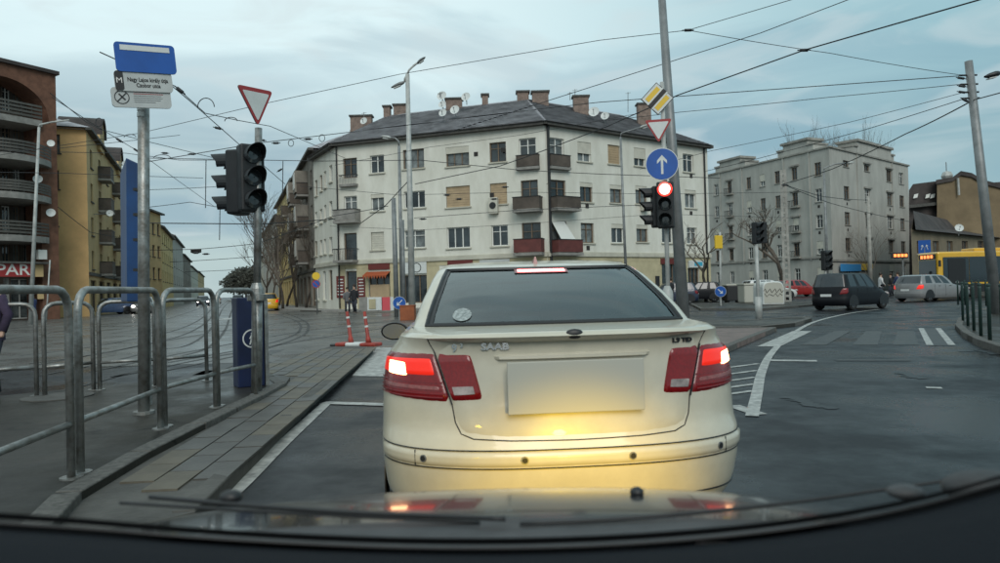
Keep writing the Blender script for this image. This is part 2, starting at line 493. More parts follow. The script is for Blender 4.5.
# ================================================================ PLATFORM WITH THE RAILINGS (left foreground)
IZ = .15
edge = [gp(20, 560, IZ), gp(82, 492, IZ), gp(150, 452, IZ), gp(205, 424, IZ), gp(262, 396, IZ), gp(286, 383, IZ), gp(290, 377, IZ), gp(270, 374, IZ), gp(200, 377, IZ)]
far = [gp(100, 386, IZ), gp(0, 396, IZ), gp(-160, 410, IZ)]
poly = edge + far + [V((-9, 2.0, IZ)), V((-4, 1.4, IZ))]
island = struct('pavement', MB().prism(poly, (0, 0, -IZ - .05)), 'pavement_asphalt')
obj('manhole_cover', disc_mb((c.x, c.y, IZ + .001), .38), 'concrete_dark', island)
# kerb stones along the raised edge
def kerb_line(parent, pts, wd, z0, z1, step=1.0, m='granite', inside=-1, name='kerb_stone'):
    P = [V((p[0], p[1], 0)) for p in pts]
    for i in range(len(P) - 1):
        a, b = P[i], P[i + 1]; ln = (b - a).length; k = max(1, round(ln / step)); t = (b - a).normalized(); n = V((-t.y, t.x, 0)) * inside
        for j in range(k):
            s, e = a + (b - a) * (j / k), a + (b - a) * ((j + 1) / k)
            j1 = random.uniform(-.006, .006)
            o = obj(name, MB().ob(V((s.x, s.y, z0)) + t * .008 + n * j1, (e - s) - t * .016, n * wd, (0, 0, z1 - z0 + random.uniform(-.004, .004))), m, parent, bevel=.012)
kerb_line(island, edge[:6], .16, -.02, IZ + .012, .8, inside=1)
kerb_line(island, [edge[5], edge[7]], .14, -.02, IZ + .012, .4, inside=1)
# lower strip of pavers between the platform and the lane
PZ = .10
pe = [gp(195, 512, PZ), gp(240, 467, PZ), gp(311, 399, PZ), gp(345, 371, PZ), gp(373, 347.5, PZ)]
pb = [gp(330, 346.5, PZ), gp(282, 360, PZ), gp(240, 374, PZ)]
low = struct('pavement', MB().prism(pe + pb + [V((edge[5].x - .3, edge[5].y, PZ)), V((edge[2].x - .4, edge[2].y, PZ)), V((edge[0].x - .4, edge[0].y, PZ))], (0, 0, -PZ - .05)), 'concrete_dark')
kerb_line(low, pe, .13, -.02, PZ + .012, .9, m='concrete_dark', inside=1)
# pavers laid in rows parallel to the lane
def inpoly(x, y, P):
    c = False; n = len(P)
    for i in range(n):
        a, b = P[i], P[i - 1]
        if (a[1] > y) != (b[1] > y) and x < (b[0] - a[0]) * (y - a[1]) / (b[1] - a[1]) + a[0]: c = not c
    return c
PP = [gp(222, 484, PZ), gp(311, 399, PZ), gp(373, 347.5, PZ), gp(330, 346.5, PZ), gp(282, 360, PZ), gp(240, 373, PZ), gp(288, 375, PZ), gp(294, 383, PZ), gp(262, 402, PZ), gp(205, 428, PZ), gp(150, 458, PZ), gp(120, 484, PZ)]
t = (PP[2] - PP[1]).normalized(); t.z = 0; nn = V((-t.y, t.x, 0)); o0 = PP[1]
mk('paver_tan', (.115, .10, .074), .6, noise=3, amt=.2, bump=.2)
mk('paver_grey', (.080, .076, .068), .5, noise=3, amt=.2, bump=.2)
pw, pl, cnt = .23, .46, 0
pm = [MB().box((0, 0, .004), (pw - .014, pl - .014, .016)).data('paver') for _ in range(2)]
pm[0].materials.append(M['paver_tan']); pm[1].materials.append(M['paver_grey'])
az = math.atan2(-t.x, t.y)
for j in range(14, -16, -1):
    for i in range(-1, 22):
        c = o0 + nn * (pw * (i + .5) + .14) + t * (pl * (j + .5) + (pl / 2 if i % 2 else 0))
        if inpoly(c.x, c.y, PP) and cnt < 290:
            o = obj('paver', pm[1 if random.random() < .30 + (.4 if j < 0 else 0) else 0], None, low); cnt += 1
            o.location = (c.x, c.y, PZ + random.uniform(-.002, .003)); o.rotation_euler = (random.uniform(-.004, .004), random.uniform(-.004, .004), az)
# ================================================================ RIGHT HAND ISLANDS AND PAVEMENTS
def raised(name, pts, h, m, kerb=True, km='granite', step=1.2, closed=True):
    P = [V((p[0], p[1], h)) for p in pts]
    o = struct(name, MB().prism(P, (0, 0, -h - .04)), m)
    if kerb:
        q = P + ([P[0]] if closed else [])
        kerb_line(o, q, .15, -.02, h + .012, step, m=km, inside=1 if sum((q[i + 1].x - q[i].x) * (q[i + 1].y + q[i].y) for i in range(len(q) - 1)) < 0 else -1)
    return o
mk('red_paving', (.17, .125, .11), .65, noise=3, amt=.3, bump=.3, bscale=12)
raised('traffic_island', [gp(728, 347, .1), gp(776, 327.5, .1), gp(700, 328.5, .1), gp(640, 340, .1), gp(650, 350, .1)], .1, 'red_paving', step=.9)
raised('traffic_island', [gp(700, 327, .1), gp(762, 326.5, .1), gp(795, 323, .1), gp(812, 318.2, .1), gp(803, 316.5, .1), gp(740, 320.5, .1), gp(640, 322, .1)], .1, 'pavement_asphalt', step=1.2)
raised('pavement', [gp(700, 308.5, .1), gp(762, 308.5, .1), gp(815, 304.2, .1), gp(815, 301.5, .1), gp(690, 303.5, .1)], .1, 'pavement_asphalt', step=2)
# right pavement behind the bollard fence
rp = [gp(1120, 372, .12), gp(1040, 356, .12), gp(1000, 347, .12), gp(978, 340, .12), gp(962, 332, .12), gp(955, 325, .12), gp(958, 318, .12), gp(972, 311, .12), gp(1010, 303, .12), gp(1200, 303, .12)]
raised('pavement', rp, .12, 'pavement_asphalt', step=.9, closed=False)
# pavements in front of the buildings
def G2(px, py, z): p = G(px, py, z); return V((p.x, p.y, 0))
EZ = 12.6
P0, PA, PB, PC = G2(313, 158, EZ), G2(335, 144, EZ), G2(544, 122, EZ), G2(707, 146, EZ)
raised('pavement', [V((PC.x + 1, PC.y - 2, 0)), V((PB.x, PB.y - 4.6, 0)), V((PA.x - .5, PA.y - 3.2, 0)), V((P0.x - 2.6, P0.y - 1, 0)), V((P0.x - 72, P0.y + 165, 0)), V((P0.x - 60, P0.y + 168, 0)), V((PC.x + 1, PC.y + 5, 0))], .12, 'concrete', step=6)
# ================================================================ FACADES
class Fac:
    def __init__(s, A, B, nsign=None):
        s.A = V((A[0], A[1], 0)); s.B = V((B[0], B[1], 0)); s.u = (s.B - s.A).normalized(); s.L = (s.B - s.A).length
        n = V((s.u.y, -s.u.x, 0))
        if nsign is None: n = n if n.dot(CO - s.A) > 0 else -n
        else: n = n * nsign
        s.n = n
    def hit(s, px, py):
        d = ray(px, py); t = (s.A - CO).dot(s.n) / d.dot(s.n); p = CO + d * t
        return (p - s.A).dot(s.u), p.z
    def pt(s, u, z, d=0.0): p = s.A + s.u * u + s.n * d; return V((p.x, p.y, z))
    def rect(s, x0, y0, x1, y1):
        xc, yc = (x0 + x1) / 2, (y0 + y1) / 2
        return s.hit(x0, yc)[0], s.hit(xc, y1)[1], s.hit(x1, yc)[0], s.hit(xc, y0)[1]
    def box(s, mb, u0, z0, u1, z1, d0, d1):
        return mb.ob(s.pt(u0, z0, d0), s.u * (u1 - u0), V((0, 0, z1 - z0)), s.n * (d1 - d0))
def wall_mesh(F, u0, u1, z0, z1, holes, dep=.2, top=None):
    us = sorted({u0, u1} | {h[0] for h in holes} | {h[2] for h in holes})
    zs = sorted({z0, z1} | {h[1] for h in holes} | {h[3] for h in holes})
    us = [u for u in us if u0 <= u <= u1]; zs = [z for z in zs if z0 <= z <= z1]
    mb = MB()
    def face(*p):
        a, b, c = p[0], p[1], p[2]
        mb.poly(*p)
    for i in range(len(us) - 1):
        for j in range(len(zs) - 1):
            uc, zc = (us[i] + us[i + 1]) / 2, (zs[j] + zs[j + 1]) / 2
            if any(h[0] < uc < h[2] and h[1] < zc < h[3] for h in holes): continue
            mb.poly(F.pt(us[i], zs[j]), F.pt(us[i + 1], zs[j]), F.pt(us[i + 1], zs[j + 1]), F.pt(us[i], zs[j + 1]))
    for h in holes:
        a, b, c, d = (h[0], h[1]), (h[2], h[1]), (h[2], h[3]), (h[0], h[3])
        for p, q in ((a, b), (b, c), (c, d), (d, a)):
            mb.poly(F.pt(*p), F.pt(*q), F.pt(*q, -dep), F.pt(*p, -dep))
    return mb
def window(F, par, h, kind='double', frame='white_frame', sill=True, dep=.2, sillm='cream_trim', glass=None):
    u0, z0, u1, z1 = h; fw = .07; w_, hh = u1 - u0, z1 - z0
    name = 'door' if kind == 'door' else 'window'
    mb = MB(); d0, d1 = -dep + .01, -dep + .07
    for a in ((u0, z0, u1, z0 + fw), (u0, z1 - fw, u1, z1), (u0, z0 + fw, u0 + fw, z1 - fw), (u1 - fw, z0 + fw, u1, z1 - fw)):
        F.box(mb, *a, d0, d1)
    nm = 2 if kind == 'triple' else (0 if kind in ('single', 'door', 'shut', 'blank') else 1)
    for k in range(nm):
        c = lerp(u0, u1, (k + 1) / (nm + 1)); F.box(mb, c - .035, z0 + fw, c + .035, z1 - fw, d0, d1 - .002)
    if kind == 'double' and hh > 1.3: F.box(mb, u0 + fw, z0 + hh * .68, u1 - fw, z0 + hh * .68 + .04, d0, d1 - .004)
    o = obj(name, mb, frame, par)
    g = glass or ('curtain_glass' if random.random() < .6 else 'glass')
    obj('pane', F.box(MB(), u0, z0, u1, z1, -dep - .03, -dep), g, o)
    if sill: obj('sill', F.box(MB(), u0 - .1, z0 - .09, u1 + .1, z0, -.03, .1), sillm, o)
    if kind == 'half':
        obj('shutter', F.box(MB(), u0 + .01, z0 + hh * .42, u1 - .01, z1 + .01, -dep + .075, -.04), 'shutter_cream', o)
    elif kind == 'boxed':
        obj('shutter', F.box(MB(), u0 + .01, z1 - hh * .22, u1 - .01, z1 + .01, -dep + .075, -.03), 'shutter_cream', o)
    return o
def shutter(F, par, h, m='shutter_tan'):
    u0, z0, u1, z1 = h; mb = MB(); k = max(4, int((z1 - z0) / .16))
    for i in range(k):
        a, b = lerp(z0, z1, i / k), lerp(z0, z1, (i + 1) / k)
        F.box(mb, u0 + .03, a + .006, u1 - .03, b - .006, -.16, -.10)
    o = obj('window', F.box(MB(), u0, z0, u1, z1, -.2, -.17), 'brown_frame', par)
    obj('shutter', mb, m, o)
    obj('sill', F.box(MB(), u0 - .1, z0 - .09, u1 + .1, z0, -.03, .1), 'cream_trim', o)
def balcony(F, par, u0, z0, u1, z1, dep=.9, panel='brown_panel', slab='concrete', solid=True, rails=False):
    o = obj('balcony', F.box(MB(), u0, z0 - .18, u1, z0, -.02, dep), slab, par)
    if solid:
        mb = MB(); F.box(mb, u0 + .03, z0 + .04, u1 - .03, z1 - .05, dep - .07, dep - .03)
        F.box(mb, u0 + .03, z0 + .04, u0 + .07, z1 - .05, 0.01, dep - .07); F.box(mb, u1 - .07, z0 + .04, u1 - .03, z1 - .05, 0.01, dep - .07)
        obj('panel', mb, panel, o)
    else:
        mb = MB(); n = max(4, int((u1 - u0) / .13))
        for i in range(n + 1):
            u = lerp(u0 + .03, u1 - .03, i / n); F.box(mb, u - .012, z0, u + .012, z1 - .05, dep - .05, dep - .026)
        obj('railing_bars', mb, panel, o)
    mb = MB(); F.box(mb, u0, z1 - .05, u1, z1, dep - .09, dep)
    F.box(mb, u0, z1 - .05, u0 + .05, z1, 0.01, dep - .09); F.box(mb, u1 - .05, z1 - .05, u1, z1, 0.01, dep - .09)
    obj('handrail', mb, 'trim_black', o)
    return o
def vbox(mb, F, u, z0, z1, w_, d): return F.box(mb, u - w_ / 2, z0, u + w_ / 2, z1, .0, d)

# ---------------------------------------------------------------- cream corner block
cb = thing('apartment_block', 'cream four storey corner apartment block with grey hipped roof and ground floor shops', 'building', (PB.x, PB.y, 0), world=True)
FL, FR, FS = Fac(PA, PB), Fac(PB, PC), Fac(P0, PA)
hl, hr, hs = [], [], []
LW = [  # px rect, kind, balcony px rect / None
 ((343, 158, 357, 178), 'double', (341, 175, 358, 186)), ((344, 196, 357, 214), 'double', (339, 210, 361, 223)), ((344, 233, 357, 262), 'door', (339, 249, 359, 262)),
 ((370, 155, 384, 173), 'double', None), ((371, 194, 384, 211), 'boxed', None), ((371, 232, 384, 250), 'shutc', None),
 ((403, 149, 424, 168.5), 'triple', None), ((404, 191, 425, 208), 'triple', None), ((404, 230, 425, 248), 'double', None),
 ((446, 146.5, 469, 166), 'tboxed', None), ((446, 186, 470, 207), 'shut', None), ((447, 227, 470, 248), 'triple', None),
 ((489.5, 142, 506, 162), 'double', None), ((490, 183, 507, 204), 'shut', None), ((491.5, 225, 508, 246), 'double', None),
 ((519, 138, 536, 161), 'double', (517, 155, 540, 169)), ((521, 180, 538, 207), 'loggia', (516, 197.5, 543, 212)), ((522, 222.5, 541, 251), 'loggia', (517, 239, 545, 255))]
RW = [
 ((549, 138, 564, 161), 'double', (548, 155, 568, 169)), ((551, 180, 566, 207), 'loggia', (549, 197.5, 573, 211)), ((552, 221.5, 567, 250), 'awning', (550, 240, 575, 255)),
 ((577.5, 142, 591, 161.5), 'half', None), ((580, 182.5, 592.5, 202), 'boxed', None), ((581, 223, 594, 243), 'double', None),
 ((608, 145, 620, 164), 'shut', None), ((610, 185, 622, 203), 'boxed', None), ((611.5, 224, 624, 243), 'boxed', None),
 ((634, 148, 645.5, 166), 'half', None), ((635.5, 186, 647, 204), 'boxed', None), ((636.5, 225, 648, 242), 'boxed', None),
 ((659.5, 151, 670, 169), 'double', None), ((661, 188, 672, 206), 'double', None), ((662, 227, 673, 243), 'double', None),
 ((683, 154, 693.5, 172), 'double', None), ((685, 190, 696, 208), 'boxed', None), ((687, 227.5, 697, 244), 'double', None)]
SW = [((329.3, 165, 332.3, 182), 'single', None), ((324, 171, 326.3, 188), 'single', None), ((320, 175, 322.3, 191), 'single', None), ((315, 180, 317.3, 196), 'single', None),
      ((329.3, 201, 332.3, 217), 'single', None), ((324, 205, 326.3, 220), 'single', None), ((320, 209, 322.3, 223), 'single', None), ((315, 212, 317.3, 226), 'single', None),
      ((329.3, 237, 332.3, 254), 'single', None), ((324, 239, 326.3, 254), 'single', None), ((320, 240, 322.3, 255), 'single', None), ((315, 241, 317.3, 256), 'single', None),
      ((329, 270, 332.5, 300), 'door', None), ((323, 271, 326, 300), 'single', None), ((316, 272, 319, 300), 'single', None)]
ZS = 3.55                                        # top of the shop floor
SHOPL = [((346, 271, 357, 304), 'door'), ((369, 272, 390, 297), 'shop'), ((404, 275, 427, 303), 'shop'), ((440, 272, 470, 300), 'shop'), ((490, 272, 520, 300), 'shop')]
SHOPR = [((560, 274, 590, 300), 'shop'), ((602, 267, 622, 302), 'shop'), ((662, 264, 680, 300), 'shop'), ((688, 268, 699.5, 296), 'shop')]
def do_wins(F, lst, holes):
    out = []
    for r, k, b in lst:
        h = F.rect(*r); holes.append(h); out.append((h, k, F.rect(*b) if b else None))
    return out
for F, lst, shops, extra in ((FL, LW, SHOPL, 0), (FR, RW, SHOPR, 0), (FS, SW, [], 0)):
    holes = []; W_ = do_wins(F, lst, holes); sh = []
    for r, k in shops:
        h = F.rect(*r); h = (h[0], max(.13, h[1]), h[2], min(3.1, h[3])); holes.append(h); sh.append((h, k))
    obj('wall', wall_mesh(F, 0, F.L, 0, EZ, holes), 'cream_plaster', cb)
    for h, k, b in W_:
        if k == 'shut': shutter(F, cb, h)
        elif k == 'shutc': shutter(F, cb, h, 'shutter_cream')
        elif k == 'tboxed':
            o = window(F, cb, h, 'triple', 'brown_frame'); hh = h[3] - h[1]
            obj('shutter', F.box(MB(), h[0] + .01, h[3] - hh * .33, h[2] - .01, h[3], -.12, -.03), 'shutter_cream', o)
        elif k == 'loggia':
            window(F, cb, h, 'double', 'brown_frame', sill=False, glass='glass')
        elif k == 'awning':
            window(F, cb, h, 'double', 'brown_frame', sill=False)
            mb = MB(); mb.poly(F.pt(h[0], h[3], .02), F.pt(h[2] - .2, h[3], .02), F.pt(h[2] + .2, h[1] + .6, .75), F.pt(h[0] + .25, h[1] + .6, .75))
            mb.poly(F.pt(h[0], h[3], .0), F.pt(h[0] + .25, h[1] + .6, .73), F.pt(h[2] + .2, h[1] + .6, .73), F.pt(h[2] - .2, h[3], .0))
            obj('awning', mb, 'shutter_white', cb)
        else:
            window(F, cb, h, k, 'brown_frame' if random.random() < .3 else 'white_frame', sill=not b and k != 'door')
        if b:
            red = r[1] > 9000
            top = h[3] > 11; low_ = h[3] < 7.0
            pm_ = 'brown_panel'
            if low_: pm_ = 'maroon'
            if F is FL and b[0] < 3: pm_ = 'concrete' if not low_ else 'brown_panel'
            balcony(F, cb, b[0], b[1] + .12, b[2], b[3], .35 if top else .9, pm_, solid=not (F is FL and b[0] < 3 and (low_ or top)))
    for h, k in sh:
        window(F, cb, h, 'triple' if k == 'shop' else 'single', 'brown_frame', sill=False, glass='glass')
    # shop floor band, cornice, string course
    us = sorted([(h[0], h[2]) for h, k in sh]); u = 0.0
    mb = MB()
    F.box(mb, -.05, ZS - .1, F.L + .02, ZS + .12, .003, .16); F.box(mb, -.05, ZS + .12, F.L + .02, ZS + .22, .003, .08)
    obj('string_course', mb, 'cream_trim', cb)
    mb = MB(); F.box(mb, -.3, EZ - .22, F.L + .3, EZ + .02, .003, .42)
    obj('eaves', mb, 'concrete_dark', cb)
    if sh:
        mb = MB(); segs = []
        for a, b2 in us:
            if a - u > .1: segs.append((u + .02, a - .02))
            u = b2
        segs.append((u + .02, F.L - .02))
        for a, b2 in segs: F.box(mb, a, .0, b2, ZS - .12, .004, .03)
        F.box(mb, us[0][0], 3.12, us[-1][1], ZS - .12, .031, .045)
        obj('shop_front', mb, 'ochre_shop', cb)
# fascias, awnings and boards of the shops
def board(F, r, m, d=.12, name='shop_sign', d0=.05):
    h = F.rect(*r); return obj(name, F.box(MB(), *h, d0, d), m, cb), h
o, h = board(FL, (369, 263.5, 390, 269.5), 'shop_red')
o, h = board(FL, (404, 262, 427, 273.5), 'white_sign')
c0 = FL.pt((h[0] + h[2]) / 2 + .15, (h[1] + h[3]) / 2, .125)
mb = MB(); n = 20
mb.grid([[c0 + (FL.u * math.cos(2 * math.pi * i / n) + V((0, 0, 1)) * math.sin(2 * math.pi * i / n)) * rr for i in range(n + 1)] for rr in (.30, .36)])
obj('emblem', mb, 'ink', o)
board(FL, (448, 259.5, 473, 264.5), 'shop_red'); board(FL, (480, 259.5, 510, 266), 'grey_sign')
board(FL, (337, 276, 345, 298), 'shop_red', .08, 'menu_board'); board(FL, (358, 277, 365.5, 298), 'shop_red', .08, 'menu_board')
for q in range(6):
    for x in ((338, 344), (359, 364.5)):
        y = 279 + 3 * q; board(FL, (x[0] + random.random(), y, x[1] - random.random(), y + 1.0), 'white_sign', .09, 'menu_board_line', .081)
h = FL.rect(367, 271.5, 391, 279)
mk('awning_orange', (.34, .075, .025), .8)
mb = MB(); k = 9
for i in range(k):
    a, b2 = lerp(h[0], h[2], i / k), lerp(h[0], h[2], (i + 1) / k)
    mb.poly(FL.pt(a, h[3], .06), FL.pt(b2, h[3], .06), FL.pt(b2, h[1] + .25, .7), FL.pt(a, h[1] + .25, .7))
    mb.poly(FL.pt(a, h[1] + .25, .7), FL.pt(b2, h[1] + .25, .7), FL.pt((a + b2) / 2, h[1], .7))
obj('awning', mb, 'awning_orange', cb)
h = FL.rect(371, 284.5, 390, 298); obj('roller_shutter', FL.box(MB(), *h, .05, .1), 'shutter_tan', cb)
o, h = board(FR, (688, 260.5, 703, 267.5), 'white_sign')
obj('sign_band', FR.box(MB(), lerp(h[0], h[2], .35), h[1] + .12, h[2] - .2, h[3] - .12, .122, .13), mat('cyan_print', (.05, .35, .5), .5), o)
board(FR, (660, 258.5, 677, 264), 'shop_red'); board(FR, (655, 276, 659, 289), 'ink', .08, 'menu_board')
for f, u, r_ in ((FR, .25, .1), (FR, FR.L - .5, .07), (FL, .15, .06)):
    obj('downpipe', MB().tube([f.pt(u, .2, .1), f.pt(u, EZ - .2, .1)], r_, 8), 'trim_black', cb)
for F, r in ((FR, (640, 203.5, 645.5, 211)), (FL, (490, 198, 499, 214))):
    h = F.rect(*r); o = obj('air_conditioner', F.box(MB(), *h, .03, .4), 'shutter_cream', cb, bevel=.03)
    c0 = F.pt((h[0] + h[2]) / 2, (h[1] + h[3]) / 2, .405); mb = MB(); rr = min(h[2] - h[0], h[3] - h[1]) * .36
    mb.prism([c0 + (F.u * math.cos(2 * math.pi * i / 16) + V((0, 0, 1)) * math.sin(2 * math.pi * i / 16)) * rr for i in range(16)], F.n * .02)
    obj('fan_grille', mb, 'trim_black', o)
for F, x, y in ((FR, 587, 206), (FR, 588, 248), (FL, 476, 154), (FL, 503, 150), (FL, 492, 195), (FR, 691, 176), (FR, 691, 213)):
    u, z = F.hit(x, y); obj('vent_grille', F.box(MB(), u - .15, z - .15, u + .15, z + .15, .005, .03), 'dark_hole', cb)
# roof: hipped over the bent plan
DEP = 10.5
def inset(P, d):
    out = []
    for i, p in enumerate(P):
        ns = []
        if i > 0: t = (P[i] - P[i - 1]).normalized(); ns.append(V((-t.y, t.x, 0)))
        if i < len(P) - 1: t = (P[i + 1] - P[i]).normalized(); ns.append(V((-t.y, t.x, 0)))
        m_ = sum(ns, V((0, 0, 0))); m_ = m_ / len(ns); out.append(p + m_ * d / m_.length_squared)
    return out
PF = P0 + (P0 - PA).normalized() * 0
front = [P0, PA, PB, PC]
eave = [V((p.x, p.y, EZ)) for p in inset(front, -.55)]
ridge = [V((p.x, p.y, EZ + 3.2)) for p in inset(front, DEP / 2)]
ridge[0] = ridge[0] + (P0 - PA).normalized() * -1.0
ridge[3] = ridge[3] + (PB - PC).normalized() * 4.6
back = [V((p.x, p.y, EZ)) for p in inset(front, DEP + .3)]
mb = MB(); mb.grid([eave, ridge]); mb.grid([ridge, back]); mb.poly(eave[3], back[3], ridge[3]); mb.poly(eave[0], ridge[0], back[0])
# soffit
mb.grid([[p - V((0, 0, .02)) for p in eave], [V((p.x, p.y, EZ - .02)) for p in inset(front, .2)]])
roof = obj('roof', mb, 'roof_tile', cb)
# rows of roof tiles: raised courses
mb = MB()
for i in range(3):
    a, b2, c2, d2 = eave[i], eave[i + 1], ridge[i + 1], ridge[i]
    for k in range(1, 22):
        t_ = k / 22; p, q = a.lerp(d2, t_), b2.lerp(c2, t_); nrm = (b2 - a).cross(d2 - a).normalized(); dn = (a - d2).normalized() * .26
        mb.poly(p + nrm * .01, q + nrm * .01, q + dn + nrm * .05, p + dn + nrm * .05)
obj('tile_courses', mb, 'roof_tile', roof, kind='stuff')
bk = inset(front, DEP)
mb = MB()
for a, b2 in ((PC, bk[3]), (bk[3], bk[2]), (bk[2], bk[1]), (bk[1], bk[0]), (bk[0], P0)):
    mb.poly((a.x, a.y, 0), (b2.x, b2.y, 0), (b2.x, b2.y, EZ), (a.x, a.y, EZ))
obj('rear_wall', mb, 'cream_trim', cb)
def chimney(px0, px1, pytop, Y, zb, m='brick_chimney', d=.7, pots=0):
    a, b2 = D(px0, pytop, Y), D(px1, pytop, Y); zt = (a.z + b2.z) / 2; c_ = (a + b2) / 2; w_ = b2.x - a.x
    o = obj('chimney', MB().box((c_.x, c_.y, (zt + zb) / 2), (w_, d, zt - zb)), m, roof)
    mb = MB().box((c_.x, c_.y, zt + .05), (w_ + .2, d + .2, .12))
    for k in range(pots): mb.box((lerp(a.x + .3, b2.x - .3, k / max(1, pots - 1)), c_.y, zt + .25), (.18, .18, .3))
    obj('chimney_cap', mb, 'concrete_dark', o)
for a in ((351, 372, 117, 58, 12.6), (384, 390.5, 107.5, 57, 14), (394, 407, 106, 57, 14), (446, 462, 100, 55, 14), (482, 488, 96, 54.5, 14.5), (517, 528.5, 93, 53.5, 14.5), (532, 548, 93, 53, 14.5), (573, 588, 97.5, 54, 14.5), (637, 650, 105, 57, 13.5)):
    chimney(*a)
def dish(px, py, Y, r, face=(-.3, -1, .35), parent=None, stem=.5):
    c_ = D(px, py, Y); f = V(face).normalized(); a = f.orthogonal().normalized(); b2 = f.cross(a)
    mb = MB(); n = 16
    rows = [[c_ + (a * math.cos(2 * math.pi * i / n) + b2 * math.sin(2 * math.pi * i / n)) * r * t_ + f * (.22 * r * t_ * t_) for i in range(n + 1)] for t_ in (0.02, .5, .8, 1)]
    mb.grid(rows)
    o = obj('satellite_dish', mb, 'white_sign', parent)
    mb = MB().tube([c_ - f * .02, c_ - f * .15 + V((0, 0, -.1)), c_ - f * .15 + V((0, 0, -stem))], .03, 6); mb.tube([c_ + V((0, 0, -r * .9)), c_ + f * r * .9], .02, 5); mb.ball(c_ + f * r * .9, .06, 6)
    obj('dish_mount', mb, 'pole_grey', o)
for a in ((442, 96, 53, .38), (442.5, 104.5, 52, .3), (443, 113, 51, .3), (455, 110, 51.5, .36), (466, 97, 53, .36), (594, 112, 52, .4), (605, 116, 52, .32), (364, 121, 56, .3), (583, 163.5, 51, .25)):
    dish(*a, parent=roof)
mb = MB()
for x, y0, y1, Y in ((440, 92, 100, 53), (570, 92, 100, 54), (628, 92, 112, 55), (364, 112, 118, 57), (575, 89, 97, 54)):
    mb.tube([D(x, y1, Y), D(x, y0, Y)], .025, 5); mb.tube([D(x - 2.5, y0 + 1.5, Y), D(x + 2.5, y0 + .5, Y)], .02, 4)
obj('roof_aerial', mb, 'pole_grey', roof)
# ================================================================ OTHER BUILDINGS
SD = ray(225, 297); SD = V((SD.x, SD.y, 0)).normalized()          # direction of the tram street
def regular(F, par, cols, rows, z0, fh, ww=1.1, wh=1.5, u0=0, u1=None, holes=None, frame='brown_frame', kinds=('double',), dep=.18):
    u1 = F.L if u1 is None else u1; out = []
    for i in range(cols):
        uc = lerp(u0, u1, (i + .5) / cols)
        for j in range(rows):
            out.append((uc - ww / 2, z0 + j * fh, uc + ww / 2, z0 + j * fh + wh))
    return out
def block(name, label, A, B, zE, dep, wall, roofm, cols, rows, z0=4.2, fh=3.0, ww=1.1, wh=1.5, group=None, endwin=0, rise=3.0, frame='brown_frame', shopm=None, nsign=None, balc=(), balm='brown_panel', endm=None, erects=()):
    F = Fac(A, B, nsign); A_, B_ = F.A, F.B
    t = thing(name, label, 'building', (A_.x, A_.y, 0), world=True, group=group)
    holes = regular(F, t, cols, rows, z0, fh, ww, wh)
    shop = [(lerp(0, F.L, (i + .18) / cols), .3, lerp(0, F.L, (i + .82) / cols), 2.9) for i in range(cols)] if shopm else []
    obj('wall', wall_mesh(F, 0, F.L, 0, zE, holes + shop), wall, t)
    for h in holes: window(F, t, h, 'double', frame, sillm='concrete_dark')
    for h in shop: window(F, t, h, 'single', 'brown_frame', sill=False, glass='glass')
    for (i, j) in balc:
        h = holes[i * rows + j]; balcony(F, t, h[0] - .5, h[1] - .25, h[2] + .5, h[1] + .8, 1.0, balm)
    if shopm:
        obj('string_course', F.box(MB(), 0, 3.25, F.L, 3.5, .003, .12), 'concrete_dark', t)
    n = F.n; mb = MB()
    a0, b0, b1, a1 = [V((p.x, p.y, 0)) for p in (A_, B_, B_ - n * dep, A_ - n * dep)]
    zz = V((0, 0, zE))
    eA = Fac(A_, A_ - n * dep)
    mb.poly(b0, b1, b1 + zz, b0 + zz); mb.poly(b1, a1, a1 + zz, b1 + zz)
    obj('rear_wall', mb, wall, t)
    eh = regular(eA, t, endwin, rows, z0, fh, ww, wh) if endwin else []
    eh += [eA.rect(*q) for q in erects]
    eh = [(min(q[0], q[2]), q[1], max(q[0], q[2]), q[3]) for q in eh]
    obj('end_wall', wall_mesh(eA, 0, eA.L, 0, zE, eh), endm or wall, t)
    for h in eh: window(eA, t, h, 'double', frame, sillm='concrete_dark')
    o_ = .4; u = F.u
    e0, e1, e2, e3 = a0 + n * o_ - u * o_, b0 + n * o_ + u * o_, b1 - n * o_ + u * o_, a1 - n * o_ - u * o_
    e = [p + zz for p in (e0, e1, e2, e3)]
    hp = min(dep / 2, F.L * .3)
    r0 = (a0 + a1) / 2 + u * hp * .6 + zz + V((0, 0, rise)); r1 = (b0 + b1) / 2 - u * hp * .6 + zz + V((0, 0, rise))
    rb = MB(); rb.poly(e[0], e[1], r1, r0); rb.poly(e[2], e[3], r0, r1); rb.poly(e[3], e[0], r0); rb.poly(e[1], e[2], r1); rb.poly(*[p - V((0, 0, .15)) for p in e])
    ro = obj('roof', rb, roofm, t)
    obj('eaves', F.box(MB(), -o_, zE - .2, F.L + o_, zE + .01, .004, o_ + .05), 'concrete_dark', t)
    for q in (.25, .7):
        c_ = r0.lerp(r1, q); o = obj('chimney', MB().box((c_.x, c_.y, c_.z + .3), (1.0, .8, 1.8)), 'brick_chimney', ro)
    return t, F, holes
